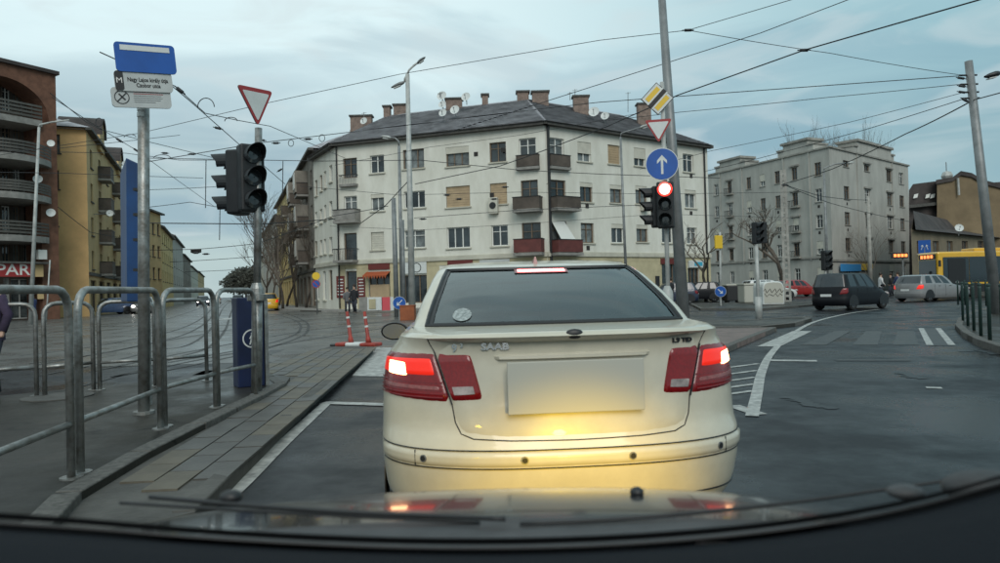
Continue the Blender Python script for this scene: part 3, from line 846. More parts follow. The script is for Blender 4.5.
# --- the row on the right side of the tram street, beyond the cream block
q0 = V((P0.x, P0.y, 0)) + SD * .1
q1 = q0 + SD * 17; q2 = q1 + SD * 26; q3 = q2 + SD * 40; q4 = q3 + SD * 60
t, F, h = block('apartment_block', 'dark sooty apartment block with stacked enclosed balconies beside the cream corner block', q0, q1, 13.4, 11, 'dark_plaster', 'roof_tile', 5, 3, z0=4.4, fh=3.0, nsign=None, shopm=1, balc=[(1, 0), (1, 1), (1, 2), (3, 0), (3, 1), (3, 2)])
for k in (1, 3):
    for j in range(3):
        hh = h[k * 3 + j]
        o = obj('bay_window', F.box(MB(), hh[0] - .35, hh[1] - .05, hh[2] + .35, hh[3] + .35, .02, 1.1), 'dark_plaster', t)
        obj('pane', F.box(MB(), hh[0] - .2, hh[1] + .3, hh[2] + .2, hh[3] + .2, 1.102, 1.13), 'shutter_white', o)
block('apartment_block', 'pale yellow apartment block behind the bare street trees', q1 + SD * .1, q2, 13.6, 11, 'yellow_plaster', 'roof_tile', 8, 3, z0=4.4, fh=3.0, shopm=1, balc=[(1, 1), (1, 2), (4, 1), (4, 2)])
block('apartment_block', 'grey apartment block further along the tram street behind the trees', q2 + SD * .1, q3, 12.6, 11, 'grey_plaster', 'roof_tile', 9, 3, z0=4.2, fh=2.8)
block('apartment_block', 'farthest beige block on the right side of the tram street', q3 + SD * .1, q4, 9.0, 11, 'cream_trim', 'roof_tile', 9, 2, z0=4.2, fh=2.8)
# --- ochre block on the left
oc = D(86, 128, 55); OZ = oc.z; oc = V((oc.x, oc.y, 0))
of = G2(126, 181, OZ)
ol = G2(44, 119.5, OZ)
t, F, h = block('apartment_block', 'ochre block with flat end wall and satellite dishes beside the red brick building', oc, of, OZ, 13, 'ochre_light', 'roof_tile', 6, 4, z0=3.8, fh=2.75, ww=1.2, wh=1.5, rise=2.4, shopm=1,
                balc=[(i_, j_) for i_ in (1, 3, 5) for j_ in range(4)], balm='brown_panel', endm='ochre_plaster', erects=((52.5, 134, 60, 153), (52, 170, 59, 189), (51, 206, 58, 226), (51, 242, 57, 263)))
# rounded dormers on the street side
for u in (F.L * .25, F.L * .72):
    for d0 in (0,):
        c0 = F.pt(u, OZ - .6, .25); pts = [c0 + F.u * (1.3 * math.cos(math.pi * i / 10)) + V((0, 0, 1.3 + 1.5 * math.sin(math.pi * i / 10))) for i in range(11)]
        o = obj('dormer', MB().prism([c0 + F.u * 1.3, *pts, c0 - F.u * 1.3], -F.n * 3), 'ochre_light', t)
        pts2 = [p + F.n * .02 for p in pts]; mb = MB()
        for i in range(10):
            a, b2 = pts[i], pts[i + 1]; mb.ob(a + F.n * .2, b2 - a, -F.n * 3.4, V((0, 0, .16)))
        obj('dormer_roof', mb, 'roof_dark', o)
def wdish(F, t, px, py, r, d=.5):
    u, z = F.hit(px, py); c_ = F.pt(u, z, d); f = (V((0.5, -1, .25))).normalized(); a = f.orthogonal().normalized(); b2 = f.cross(a); r *= .65; mb = MB(); n = 16
    mb.grid([[c_ + (a * math.cos(2 * math.pi * i / n) + b2 * math.sin(2 * math.pi * i / n)) * r * q + f * (.22 * r * q * q) for i in range(n + 1)] for q in (.02, .5, 1)])
    o = obj('satellite_dish', mb, 'white_sign', t); obj('dish_mount', MB().tube([c_, F.pt(u, z - .1, .0)], .03, 5), 'pole_grey', o)
for a in ((93.5, 213, .42), (119, 188, .42), (111, 163, .4)): wdish(F, t, *a, d=1.2)
# --- yellow house and the row beyond on the left side
y0 = G2(161, 226, 11.0)
yl = G2(138, 213.5, 11.0)
t, F, h = block('house', 'yellow house with blank end wall right of the sign pole', y0, y0 + SD * 22, 11.0, 12, 'yellow_plaster', 'roof_dark', 6, 3, z0=3.6, fh=2.6)
z0_ = y0 + SD * 22.2
specs = [('grey terraced house in the middle of the left hand row along the tram street', 30, 11.6, 'grey_plaster'), ('dark terraced house further down the left side of the tram street', 34, 10.2, 'dark_plaster'),
         ('pale house near the far end of the left hand row', 50, 9.2, 'cream_trim'), ('brownish farthest house closing the left hand row', 70, 9.6, 'ochre_light')]
for lb, ln, z, m in specs:
    block('house', lb, z0_, z0_ + SD * ln, z, 12, m, 'roof_dark', max(4, ln // 6), 2, z0=3.6, fh=2.9, rise=2.6); z0_ = z0_ + SD * (ln + .2)
m0 = V((of.x, of.y, 0)) + SD * .2; m1 = y0 - SD * .4
block('apartment_block', 'brownish block mostly hidden behind the tall blue sign box', m0, m1, 12.6, 12, 'ochre_light', 'roof_tile', 6, 3, z0=3.8, fh=2.9, rise=2.0)
# --- red brick building with the arch
ba = D(55.5, 75, 50); BZ = ba.z; ba = V((ba.x, ba.y, 0)); bl = G2(-75, 44.5, BZ)
F = Fac(bl, ba); t = thing('brick_building', 'red brick building with large dark arch and bowed slatted balconies above a supermarket', 'building', (ba.x, ba.y, 0), world=True)
cu, cz = F.hit(3, 116); ru = F.hit(50, 116)[0] - cu; top = F.hit(3, 76)[1] - cz
pr = F.hit(41, 200)[0]
mb = MB(); n = 24
us = [cu - ru + 2 * ru * i / n for i in range(n + 1)]
zc = [cz + top * math.sqrt(max(0, 1 - ((u - cu) / ru) ** 2)) for u in us]
for i in range(n): mb.poly(F.pt(us[i], zc[i]), F.pt(us[i + 1], zc[i + 1]), F.pt(us[i + 1], BZ), F.pt(us[i], BZ)); mb.poly(F.pt(us[i], zc[i]), F.pt(us[i + 1], zc[i + 1]), F.pt(us[i + 1], zc[i + 1], -2.2), F.pt(us[i], zc[i], -2.2))
mb.poly(F.pt(us[-1], 0), F.pt(F.L, 0), F.pt(F.L, BZ), F.pt(us[-1], BZ)); mb.poly(F.pt(pr, 0), F.pt(us[-1], 0), F.pt(us[-1], cz), F.pt(pr, cz)); mb.poly(F.pt(0, 0), F.pt(us[0], 0), F.pt(us[0], BZ), F.pt(0, BZ))
mb.poly(F.pt(pr, 0), F.pt(pr, cz), F.pt(pr, cz, -2.2), F.pt(pr, 0, -2.2)); mb.poly(F.pt(pr, cz), F.pt(us[-1], cz), F.pt(us[-1], cz, -2.2), F.pt(pr, cz, -2.2))
mb.poly(F.pt(F.L, 0), F.pt(F.L, 0, -12), F.pt(F.L, BZ, -12), F.pt(F.L, BZ)); mb.poly(F.pt(0, BZ), F.pt(F.L, BZ), F.pt(F.L, BZ, -12), F.pt(0, BZ, -12)); mb.poly(F.pt(0, 0), F.pt(0, 0, -12), F.pt(0, BZ, -12), F.pt(0, BZ))
mb.poly(F.pt(0, 0, -12), F.pt(F.L, 0, -12), F.pt(F.L, BZ, -12), F.pt(0, BZ, -12))
obj('wall', mb, 'red_brick', t)
mb = MB(); F.box(mb, -.2, BZ, F.L + .15, BZ + .25, -12.1, .25); obj('parapet_coping', mb, 'roof_dark', t)
F3 = Fac(bl - F.n * 2.2, ba - F.n * 2.2)
wh_ = []
for (ya, yb) in ((82, 112), (124, 150), (166, 190), (206, 230), (244, 262)):
    for (xa, xb) in ((2, 10), (13, 20), (24, 31), (-16, -6)):
        wh_.append(F3.rect(xa, ya, xb, yb))
gz = F3.hit(10, 279)[1]
wh_ += [(F3.hit(4, 300)[0], .1, F3.hit(9, 300)[0], gz), (F3.hit(11, 300)[0], .1, F3.hit(30, 300)[0], gz), (F3.hit(-20, 300)[0], .1, F3.hit(1, 300)[0], gz)]
obj('recess_wall', wall_mesh(F3, 0, F3.L, 0, BZ - .1, wh_), 'brown_panel', t)
for k, hh in enumerate(wh_): window(F3, t, hh, 'double', 'brown_frame' if k % 3 else 'white_frame', sill=False, glass='curtain_glass' if k % 2 else 'glass')
def bow(F, par, u0, u1, z0, z1, dp, flat=.3, k=14, slats=4, m='brown_panel', sm='concrete'):
    pts = []
    for i in range(k + 1):
        q = i / k; pts.append((lerp(u0, u1, q), flat + dp * math.sin(math.pi * q) ** .8))
    low_ = [F.pt(u, z0, d) for u, d in pts]
    o = obj('balcony', MB().prism([F.pt(u0, z0, -2.2), *low_, F.pt(u1, z0, -2.2)], (0, 0, -.42)), sm, par)
    for s in range(slats):
        z = lerp(z0 + .12, z1 - .07, s / (slats - 1)); mb = MB()
        for i in range(k):
            a, b2 = pts[i], pts[i + 1]; p, q = F.pt(a[0], z, a[1] - .05), F.pt(b2[0], z, b2[1] - .05)
            mb.ob(p, q - p, V((0, 0, .14)), F.n * .05)
        obj('rail', mb, m, o)
    mb = MB()
    for i in range(0, k + 1, 2): mb.tube([F.pt(pts[i][0], z0, pts[i][1] - .08), F.pt(pts[i][0], z1 + .07, pts[i][1] - .08)], .03, 5)
    obj('railing_posts', mb, 'concrete_dark', o, kind='stuff')
mk('grey_slat', (.085, .08, .07), .7, noise=2, amt=.2)
for (x1, yt, yb, dp) in ((40, 102, 116, .1), (49, 145, 157.5, 1.6), (49, 184, 195, 1.6), (47, 223, 236, 1.0)):
    bow(F, t, 2 * cu - F.hit(x1, yb)[0], F.hit(x1, yb)[0], F.hit(10, yb)[1], F.hit(10, yt)[1], dp, m='grey_slat')
hh = F.rect(-12, 264, 26, 277)
o = obj('shop_sign', F.box(MB(), *hh, .5, .7), 'red_sign', t)
mk('sign_white', (.75, .72, .68), .5)
text('SPAR', (hh[3] - hh[1]) * 1.18, F.pt(F.hit(6.5, 270)[0] - .18, (hh[1] + hh[3]) / 2 , .705), F.u, (0, 0, 1), 'sign_white', o, bold=.012, sx=1.12)
hh = F.rect(-30, 262, 44, 264); obj('canopy', F.box(MB(), *hh, .02, 1.0), 'concrete_dark', t)
hh = F.rect(27, 265, 30, 277); obj('shop_sign', F.box(MB(), *hh, .4, .6), 'grey_sign', t); hh = F.rect(31, 265, 39, 277); obj('shop_sign', F.box(MB(), *hh, .4, .6), 'ochre_light', t)
hh = F.rect(36, 250, 44.5, 259.5); obj('air_conditioner', F.box(MB(), *hh, .02, .35), 'shutter_white', t)
for a in ((46.5, 144.5, .38), (33.5, 180, .45), (46.5, 213.5, .45)): wdish(F, t, *a, d=.6)
hh = F.rect(37, 285, 43, 299); obj('poster_panel', F.box(MB(), *hh, .02, .12), 'ochre_light', t)
for x in (6, 31): hh = F.rect(x, 278, x + 2.5, 318); obj('column', F.box(MB(), hh[0], 0, hh[2], hh[3], -.3, .1), 'concrete', t)
# ================================================================ GREY STEPPED BLOCK
gb = D(829, 147, 84); GZ = gb.z; gb = V((gb.x, gb.y, 0)); ga = G2(708, 175.5, GZ); gc = G2(908, 166, GZ)
t = thing('apartment_block', 'weathered grey five storey block with stepped parapets on the right', 'building', (gb.x, gb.y, 0), world=True)
FA, FB = Fac(ga, gb), Fac(gb, gc)
def zrow(F, x, y0, y1): return F.hit(x, y1)[1], F.hit(x, y0)[1]
fh = (FA.hit(750, 177)[1] - FA.hit(750, 200.5)[1])
ztA = FA.hit(750, 177)[1]; ztB = FB.hit(889, 170)[1]; fhB = fh
LA = [(714, 718), (727.5, 731.5), (746.5, 751), (760, 765), (775, 780), (792, 797.5), (815, 821.5)]
LB = [(843.5, 849), (864.5, 869.5), (886.5, 891.5), (899, 903.5)]
for F, cols, zt, yr in ((FA, LA, ztA, 185), (FB, LB, ztB, 178)):
    holes = []; info = []
    for ci, (xa, xb) in enumerate(cols):
        ua, ub = F.hit(xa, yr)[0], F.hit(xb, yr)[0]
        for r in range(5):
            z1 = zt - fh * r; hgt = 1.6 if r < 4 else 1.7
            small = F is FB and ci in (0, 1) and r == 0
            h = (ua, z1 - (.8 if small else hgt), ub, z1); holes.append(h); info.append((h, ci, r))
    obj('wall', wall_mesh(F, 0, F.L, 0, GZ, holes, .22), 'grey_plaster', t)
    for h, ci, r in info:
        rnd = random.random()
        if rnd < .2: o = window(F, t, h, 'half', 'white_frame', sillm='grey_trim')
        else: o = window(F, t, h, 'double', 'white_frame' if rnd < .55 else 'brown_frame', sillm='grey_trim', glass='glass' if rnd < .8 else 'curtain_glass')
        if ci in ((1, 5) if F is FA else (1, 2)) and r < 4:
            obj('lintel', F.box(MB(), h[0] - .3, h[3] + .12, h[2] + .3, h[3] + .32, .003, .22), 'grey_trim', t)
        if F is FA and ci == 5 and r in (1, 2, 3) or F is FA and ci == 1 and r in (0, 1, 2):
            o = obj('balcony', F.box(MB(), h[0] - .35, h[1] - .35, h[2] + .35, h[1] - .15, .003, .5), 'grey_trim', t)
            mb = MB()
            for q in range(7): u = lerp(h[0] - .3, h[2] + .27, q / 6); F.box(mb, u, h[1] - .15, u + .04, h[1] + .55, .42, .46)
            F.box(mb, h[0] - .35, h[1] + .55, h[2] + .35, h[1] + .62, .4, .48)
            obj('railing_bars', mb, 'trim_black', o)
        if r in (1, 2, 3) and ci % 2 == 0:
            c_ = (h[0] + h[2]) / 2; obj('vent_grille', F.box(MB(), c_ - .16, h[1] - .75, c_ + .16, h[1] - .4, .004, .02), 'dark_hole', t)
    mb = MB(); F.box(mb, -.15, GZ - .05, F.L + .15, GZ + .15, -.3, .18); obj('parapet_coping', mb, 'grey_trim', t)
    zz = F.hit(760 if F is FA else 880, 262)[1]
    obj('string_course', F.box(MB(), -.05, zz, F.L + .05, zz + .25, .004, .15), 'grey_trim', t)
for F, (xa, xb, yt, yr) in ((FA, (720, 741, 161, 175)), (FA, (783.5, 808, 144, 160)), (FB, (857, 891, 143.5, 160))):
    ua, ub = F.hit(xa, yr)[0], F.hit(xb, yr)[0]; zt = F.hit(xa + 8, yt)[1]
    o = obj('parapet_pylon', F.box(MB(), ua, 0 if F is FA else GZ, ub, zt, -2.5, .0) if False else F.box(MB(), ua, GZ + .152, ub, zt, -2.4, .05), 'grey_plaster', t)
    F.box(mb := MB(), ua - .25, zt, ub + .25, zt + .3, -2.6, .3); obj('coping', mb, 'grey_trim', o)
    for s, e in ((ua - .9, ua - .01), (ub + .01, ub + .9)):
        obj('step', F.box(MB(), s, GZ + .153, e, lerp(GZ, zt, .55), -2.3, .04), 'grey_plaster', o); obj('coping', F.box(MB(), s - .1, lerp(GZ, zt, .55), e + .1, lerp(GZ, zt, .55) + .22, -2.4, .2), 'grey_trim', o)
    # the projecting pier under the pylon
    for s in (ua - .2, ub):
        obj('pier', F.box(MB(), s, 3.9, s + .2, GZ - .06, .003, .12), 'grey_plaster', t)
mb = MB(); a1, c1 = ga - FA.n * 12, gc - FB.n * 12; b1 = gb - (FA.n + FB.n).normalized() * 15
for p, q in ((ga, a1), (a1, b1), (b1, c1), (c1, gc)): mb.poly((p.x, p.y, 0), (q.x, q.y, 0), (q.x, q.y, GZ), (p.x, p.y, GZ))
obj('rear_wall', mb, 'grey_plaster', t)
obj('roof', MB().poly(*[V((p.x, p.y, GZ - .1)) for p in (ga, gb, gc, c1, b1, a1)]), 'roof_dark', t)
h = FB.rect(868, 264, 884, 270); obj('shop_sign', FB.box(MB(), h[0] - 6, h[1], h[2] - 4, h[3], .02, .2), 'yellow_sign', t)
h = FA.rect(826, 265, 838, 274)
mk('sign_blue_print', (.05, .28, .6), .5)
u = FB.hit(845, 272)[0]; obj('shop_sign', FB.box(MB(), FB.hit(838, 270)[0], 2.4, FB.hit(858, 270)[0], 3.3, .3, .4), 'sign_blue_print', t)
# ================================================================ RIGHT BACKGROUND
lw = D(911, 229.5, 60); LZ = lw.z; lw = V((lw.x, lw.y, 0)); lr = G2(1040, 242, LZ)
t = thing('shop_building', 'low brown building with long dark roof behind the yellow bus', 'building', (lw.x, lw.y, 0), world=True)
F = Fac(lw, lr); holes = []
for x in (917, 933, 947, 962, 978, 994): holes.append(F.rect(x, 241, x + 6, 254))
mk('tan_wall', (.20, .165, .11), .9, noise=.5, amt=.2)
obj('wall', wall_mesh(F, 0, F.L, 0, LZ, holes), 'tan_wall', t)
for h in holes: window(F, t, h, 'double', 'brown_frame')
rz = D(911, 212, 66).z
BK = V((1.22, .09, 0))
mb = MB(); e0, e1 = F.pt(-.4, LZ - .05, .5), F.pt(F.L, LZ - .05, .5); r0, r1 = F.pt(-.4, rz, -6) + BK * 6, F.pt(F.L, rz, -6); b0_, b1_ = F.pt(-.4, LZ, -12) + BK * 12, F.pt(F.L, LZ, -12)
mb.poly(e0, e1, r1, r0); mb.poly(b1_, b0_, r0, r1); ro = obj('roof', mb, 'roof_dark', t)
mb = MB(); mb.poly(F.pt(0, 0), F.pt(0, 0, -12) + BK * 12, F.pt(0, LZ, -12) + BK * 12, F.pt(0, rz - .2, -6) + BK * 6, F.pt(0, LZ)); obj('end_wall', mb, 'tan_wall', t)
c_ = D(959, 228, 61.5); dish(959, 228, 60.5, .34, parent=ro, stem=.6)
t = thing('tenement', 'brown tenement with bare fire wall and dark mansard roof behind the low roof', 'building', (D(940, 200, 76).x, 76, 0), world=True)
def slab(px, Y, dep, zlow=0):
    pts = [D(x, y, Y) for x, y in px]; return MB().prism([V((p.x, p.y, max(zlow, p.z))) for p in pts], (dep * .68, dep, 0))
mk('fire_wall', (.21, .155, .09), .9, noise=.4, amt=.2)
obj('wall', slab([(937, 281), (937, 184), (953, 181), (961, 175), (972, 177), (984, 184), (1003, 189), (1003, 281)], 76, 12), 'fire_wall', t)
mb = MB()
px = [(936, 184), (953, 181), (961, 175), (972, 177), (984, 184), (1004, 189)]
for i in range(5):
    a, b2 = D(*px[i], 75.8), D(*px[i + 1], 75.8); mb.ob(a, b2 - a, (12.3 * .68, 12.3, 0), (0, 0, .45))
obj('roof', mb, 'roof_dark', t)
o = obj('mansard', slab([(909.5, 281), (909, 190), (913, 184), (936.8, 181), (936.8, 281)], 77, 11), 'roof_dark', t)
for x in (926, 931, 914):
    a, b2, c2, d2 = D(x, 194.5, 76.9), D(x + 4, 193.5, 76.9), D(x + 3, 197.5, 76.85), D(x - 1, 198.5, 76.85)
    obj('skylight', MB().prism([a, b2, c2, d2], (0, -.06, 0)), 'shutter_white', o)
obj('parapet', slab([(909, 205), (937, 202), (937, 205), (909, 208)], 76.3, .6, 1), 'concrete_dark', t)
mb = MB(); mb.tube([D(947, 184, 78), D(946, 162, 78)], .05, 5); obj('roof_aerial', mb, 'pole_grey', t)
obj('water_tank', MB().ball(D(947, 176, 78), .6, 8), 'pole_pale', t)
obj('chimney_pipe', MB().tube([D(959, 195, 75.7), D(958, 178, 75.7)], .12, 6), 'pole_pale', t)
t = thing('tenement', 'greyish tenement at the far right edge behind the leaning pole', 'building', (D(1010, 200, 90).x, 90, 0), world=True)
obj('wall', slab([(984, 281), (984, 192), (1060, 186), (1060, 281)], 90, 10), 'dark_plaster', t)
mb = MB(); a, b2 = D(983, 191, 89.5), D(1061, 185, 89.5); mb.ob(a, b2 - a, (0, 11, 0), (0, 0, 1.0)); obj('roof', mb, 'roof_dark', t)
for x in (990, 1006): 
    for y in (202, 225): a, b2 = D(x, y + 9, 89.97), D(x + 4, y, 89.97); o = obj('window', MB().ob((a.x, 89.98, a.z), (b2.x - a.x, 0, 0), (0, -.04, 0), (0, 0, b2.z - a.z)), 'glass', t)
# ================================================================ BARE TREES
def tree(name, label, base, h, seed, levels=4, spread=.5, r0=.14, nb=4, lean=(0, 0), group=None, trunk=.3, up=.5):
    rnd = random.Random(seed); tm, bm = MB(), MB()
    t = thing(name, label, 'tree', (base[0], base[1], 0), group=group)
    def grow(p, d, ln, r, lv):
        k = 4 if lv < 2 else 3; pts = [p]; q = p; dd = d
        for i in range(k):
            dd = (dd + V((rnd.uniform(-.25, .25), rnd.uniform(-.25, .25), rnd.uniform(-.05, .2)))).normalized(); q = q + dd * ln / k; pts.append(q)
        rs = [lerp(r, r * .55, i / k) for i in range(k + 1)]
        (tm if lv == 0 else bm).tube(pts, rs, 7 if lv < 1 else (5 if lv < 3 else 3), cap=lv == 0)
        if lv >= levels: return
        for i in range(nb + (1 if lv > 1 else 0)):
            f = rnd.uniform(.35, 1.0) if lv else rnd.uniform(.75, 1); idx = min(k - 1, int(f * k)); pp = pts[idx].lerp(pts[idx + 1], f * k - idx)
            a = rnd.uniform(0, 2 * math.pi); nd = (dd * up + V((math.cos(a), math.sin(a), rnd.uniform(0, .8))) * spread).normalized()
            grow(pp, nd, ln * rnd.uniform(.55, .8) if lv else h * .38, r * (.5 if lv else .6), lv + 1)
    grow(V((0, 0, 0)), V((lean[0], lean[1], 1)).normalized(), h * trunk, r0, 0)
    obj('trunk', tm, 'bark', t, smooth=True); obj('crown', bm, 'twig', t)
    return t
lbl = ['thin bare tree nearest the cream block on the tram street', 'bare tree with forked trunk in front of the dark block', 'slender bare street tree second from the left in the row', 'bare tree closest to the yellow taxi',
       'leafless tree behind the signal pole at the start of the row', 'tall bare tree in the middle of the street row', 'small leafless tree by the pale yellow block']
for i, (x, y, Y) in enumerate([(306, 308, 62), (297, 308, 66), (287, 308, 72), (279, 308, 80), (271, 307, 90), (283, 308, 60), (266, 307, 70)]):
    p = D(x, y, Y); tree('bare_tree', lbl[i], (p.x, p.y), 9 + (i % 3), 20 + i, 4, .55, .13, 4, group='bare trees along the tram street', up=.9)
p = D(780, 300, 62); tree('bare_tree', 'thick dark pollarded tree beside the lattice concrete pole', (p.x + .6, p.y), 8.5, 5, 4, .85, .26, 3, lean=(-.35, 0), trunk=.42)
p = D(706, 300, 52); tree('bare_tree', 'crooked dark tree at the right end of the cream block', (p.x, p.y), 6.2, 11, 3, .75, .15, 3, trunk=.4)
p = D(873, 296, 66); tree('bare_tree', 'young bare tree in front of the grey block beside a pole', (p.x, p.y), 6.5, 31, 4, .55, .08, 3)
for i, (x, Y, h) in enumerate(((812, 112, 20), (824, 118, 22.5), (838, 112, 20))):
    p = D(x, 300, Y); tree('bare_tree', ['left', 'middle and tallest', 'right'][i] + ' of the three bare treetops showing above the grey block', (p.x, p.y), h, 50 + i, 4, .3, .2, 4, trunk=.5, up=1.3, group='treetops above the grey block')
# far avenue trees, dense twiggy crowns
lb2 = ['closest of the dense dark trees at the far end of the tram street', 'second dense dark tree down the avenue', 'third dense dark tree down the avenue', 'fourth dense tree near the vanishing point', 'smallest dense tree at the vanishing point']
mk('far_crown', (.065, .068, .055), .95, noise=.8, amt=.4)
for i, (x, Y, h) in enumerate(((258, 150, 6.8), (252, 165, 8), (246, 180, 8.5), (240, 205, 9), (234, 240, 9.5))):
    p = D(x, 300, Y); rnd = random.Random(i); t = thing('street_tree', lb2[i], 'tree', (p.x, p.y, 0), group='dense trees closing the avenue')
    obj('trunk', MB().tube([(0, 0, 0), (.1, 0, h * .45)], [.3, .2], 6), 'bark', t)
    mb = MB()
    for k in range(1500):
        a, b2 = rnd.uniform(0, 6.28), rnd.uniform(-1, 1); rr = rnd.uniform(.45, 1) ** .6 * (1 + .25 * math.sin(3 * a + i) * math.cos(4 * b2))
        c_ = V((math.cos(a) * math.sqrt(1 - b2 * b2) * rr * h * .42, math.sin(a) * math.sqrt(1 - b2 * b2) * rr * h * .36, h * .62 + b2 * rr * h * .38)); s = rnd.uniform(.2, .5)
        d1 = V((rnd.uniform(-1, 1), rnd.uniform(-1, 1), rnd.uniform(-1, 1))).normalized() * s; d2 = d1.orthogonal().normalized() * s * .5
        mb.poly(c_ - d1, c_ + d2, c_ + d1, c_ - d2)
    obj('crown', mb, 'far_crown', t)
# ================================================================ POLES
def ground_of(p, q):                 # extend the line p->q (q lower) to the ground
    t = (q.z) / (p.z - q.z); return q + (q - p) * t
def pole(name, label, cat, top, bot, Y, r0, r1, m='pole_grey', base=None, n=12, zb=0.0, group=None):
    p, q = D(*top, Y), D(*bot, Y); g = ground_of(p, q) if abs(q.z - zb) > .05 else q
    g = q + (q - p) * ((q.z - zb) / (p.z - q.z))
    t = thing(name, label, cat, (g.x, g.y, zb), world=True, group=group)
    obj('pole', MB().tube([g, p], [r0, r1], n), m, t, smooth=True)
    if base: obj('base', MB().tube([g, g + (p - g) * (base / (p - g).length)], r0 * 1.5, n), m, t, smooth=True)
    return t, g, p
def lamp_arm(t, pts, r, m, head=None, hl=.75, hd=None):
    obj('arm', MB().tube(pts, r, 8), m, t, smooth=True)
    if head is not None:
        d = (V(hd) if hd is not None else pts[-1] - pts[-2]).normalized(); s = d.cross(V((0, 0, 1))).normalized(); p = pts[-1]; mb = MB()
        sec = [(0, .05, .05), (.12, .10, .08), (.35, .15, .10), (.7, .14, .08), (1, .04, .03)]
        mb.grid([[p + d * (hl * a) + s * (b * math.cos(2 * math.pi * i / 10)) + V((0, 0, 1)) * (c * math.sin(2 * math.pi * i / 10)) for i in range(11)] for a, b, c in sec])
        o = obj('lamp_head', mb, head, t, smooth=True)
        mb = MB(); mb.ob(p + d * hl * .3 - s * .09 - V((0, 0, .11)), d * hl * .5, s * .18, (0, 0, .03)); obj('lens', mb, 'white_sign', o)
# tall lamp column at the centre-left
t, g, p = pole('street_lamp', 'tall pale lamp column with single head pointing left before the cream block', 'street lamp', (407.5, 74), (412, 300), 34, .17, .10, 'pole_pale')
lamp_arm(t, [p, D(409, 70, 34), D(412, 67, 34), D(414, 65.5, 34)], .05, 'pole_pale')
lamp_arm(t, [p, D(405, 78, 34), D(404.5, 82, 34)], .05, 'pole_pale', 'pole_grey', .7, D(396, 84, 34) - D(406, 80, 34))
lamp_arm(t, [D(413, 66, 34), D(417, 63, 34)], .05, 'pole_pale', 'pole_grey', .5, D(419, 62, 34) - D(412, 67, 34))
t, g, p = pole('street_lamp', 'slimmer grey lamp column with bent arm just left of the tall one', 'street lamp', (399, 146), (402, 300), 40, .12, .08, 'pole_grey')
lamp_arm(t, [p, D(398.5, 141, 40), D(395, 138, 40), D(391, 137.5, 40)], .05, 'pole_grey', 'pole_pale', .6)
t, g, p = pole('wire_pole', 'short grey tension pole with stays left of the lamp columns', 'pole', (393.5, 198), (396.5, 300), 36, .14, .11, 'pole_grey')
t, g, p = pole('wire_pole', 'slim dark pole standing behind the tall lamp column', 'pole', (402.5, 220), (404, 300), 35, .09, .08, 'pole_grey')
# thin lamp in front of the cream block right facade
t, g, p = pole('street_lamp', 'thin dark lamp column with arm reaching right across the cream block', 'street lamp', (620.5, 137), (627, 300), 41, .09, .06, 'pole_grey')
lamp_arm(t, [p, D(621.5, 133, 41), D(628, 131, 41), D(640, 127.5, 41)], .04, 'pole_grey', 'pole_pale', .55)
t, g, p = pole('street_lamp', 'thin lamp column against the grey block corner with short angled arm', 'street lamp', (824, 170), (828, 300), 50, .12, .07, 'pole_grey')
lamp_arm(t, [p, D(824.5, 168, 50), D(835, 164, 50), D(847, 163, 50)], .05, 'pole_grey', 'pole_pale', .5)
t, g, p = pole('street_lamp', 'white lamp column in front of the red brick building', 'street lamp', (39, 127), (31.5, 300), 40, .12, .07, 'pole_pale')
lamp_arm(t, [p, D(40, 124.5, 40), D(52, 122, 40), D(69, 120, 40)], .05, 'pole_pale')
t, g, p = pole('sign_pole', 'short pale pole beside the supermarket entrance', 'pole', (50, 260), (47, 308), 44, .05, .04, 'pole_pale')
# concrete lattice pole
p, q = D(783, 170, 44), D(787.5, 298, 44); g = q + (q - p) * (q.z / (p.z - q.z))
t = thing('wire_pole', 'pale concrete lattice pole with dark openings beside the cream container', 'pole', (g.x, g.y, 0), world=True)
mb = MB(); up = (p - g); nrm = V((g.x, g.y, 0)).normalized(); sx = V((nrm.y, -nrm.x, 0))
for s in (-1, 1): mb.ob(g + sx * (s * .17 - .07) - nrm * .12, up + sx * (-s * .06), sx * .14, nrm * .24)
k = 24
for i in range(k):
    a = g + up * ((i + .0) / k); mb.ob(a - sx * .12 - nrm * .11, up * (.42 / k), sx * .24, nrm * .22)
obj('pole', mb, 'pole_concrete', t)
LP = p
t, g, p = pole('wire_pole', 'concrete pole with a lantern in front of the right wing of the grey block', 'pole', (868, 196), (871, 300), 55, .18, .12, 'pole_concrete')
t, g, LEAN = pole('wire_pole', 'big steel pole leaning left beside the traffic signs behind the cream saloon', 'pole', (660.5, -22), (683.2, 312), 13.5, .122, .070, 'pole_grey')
t, g, RP = pole('wire_pole', 'leaning steel wire pole at the right edge carrying many cables', 'pole', (968.5, 61), (992, 268), 22, .16, .115, 'pole_grey')
mb = MB()
for y in (75, 84, 92, 98): a = D(969 + (y - 61) * .11, y, 22); mb.tube([a - V((.35, 0, 0)), a + V((.2, 0, 0))], .03, 5)
obj('crossarms', mb, 'trim_black', t, kind='stuff')
lamp_arm(t, [D(1030, 66, 22), D(1000, 73, 22)], .04, 'pole_grey', 'trim_black', .5)
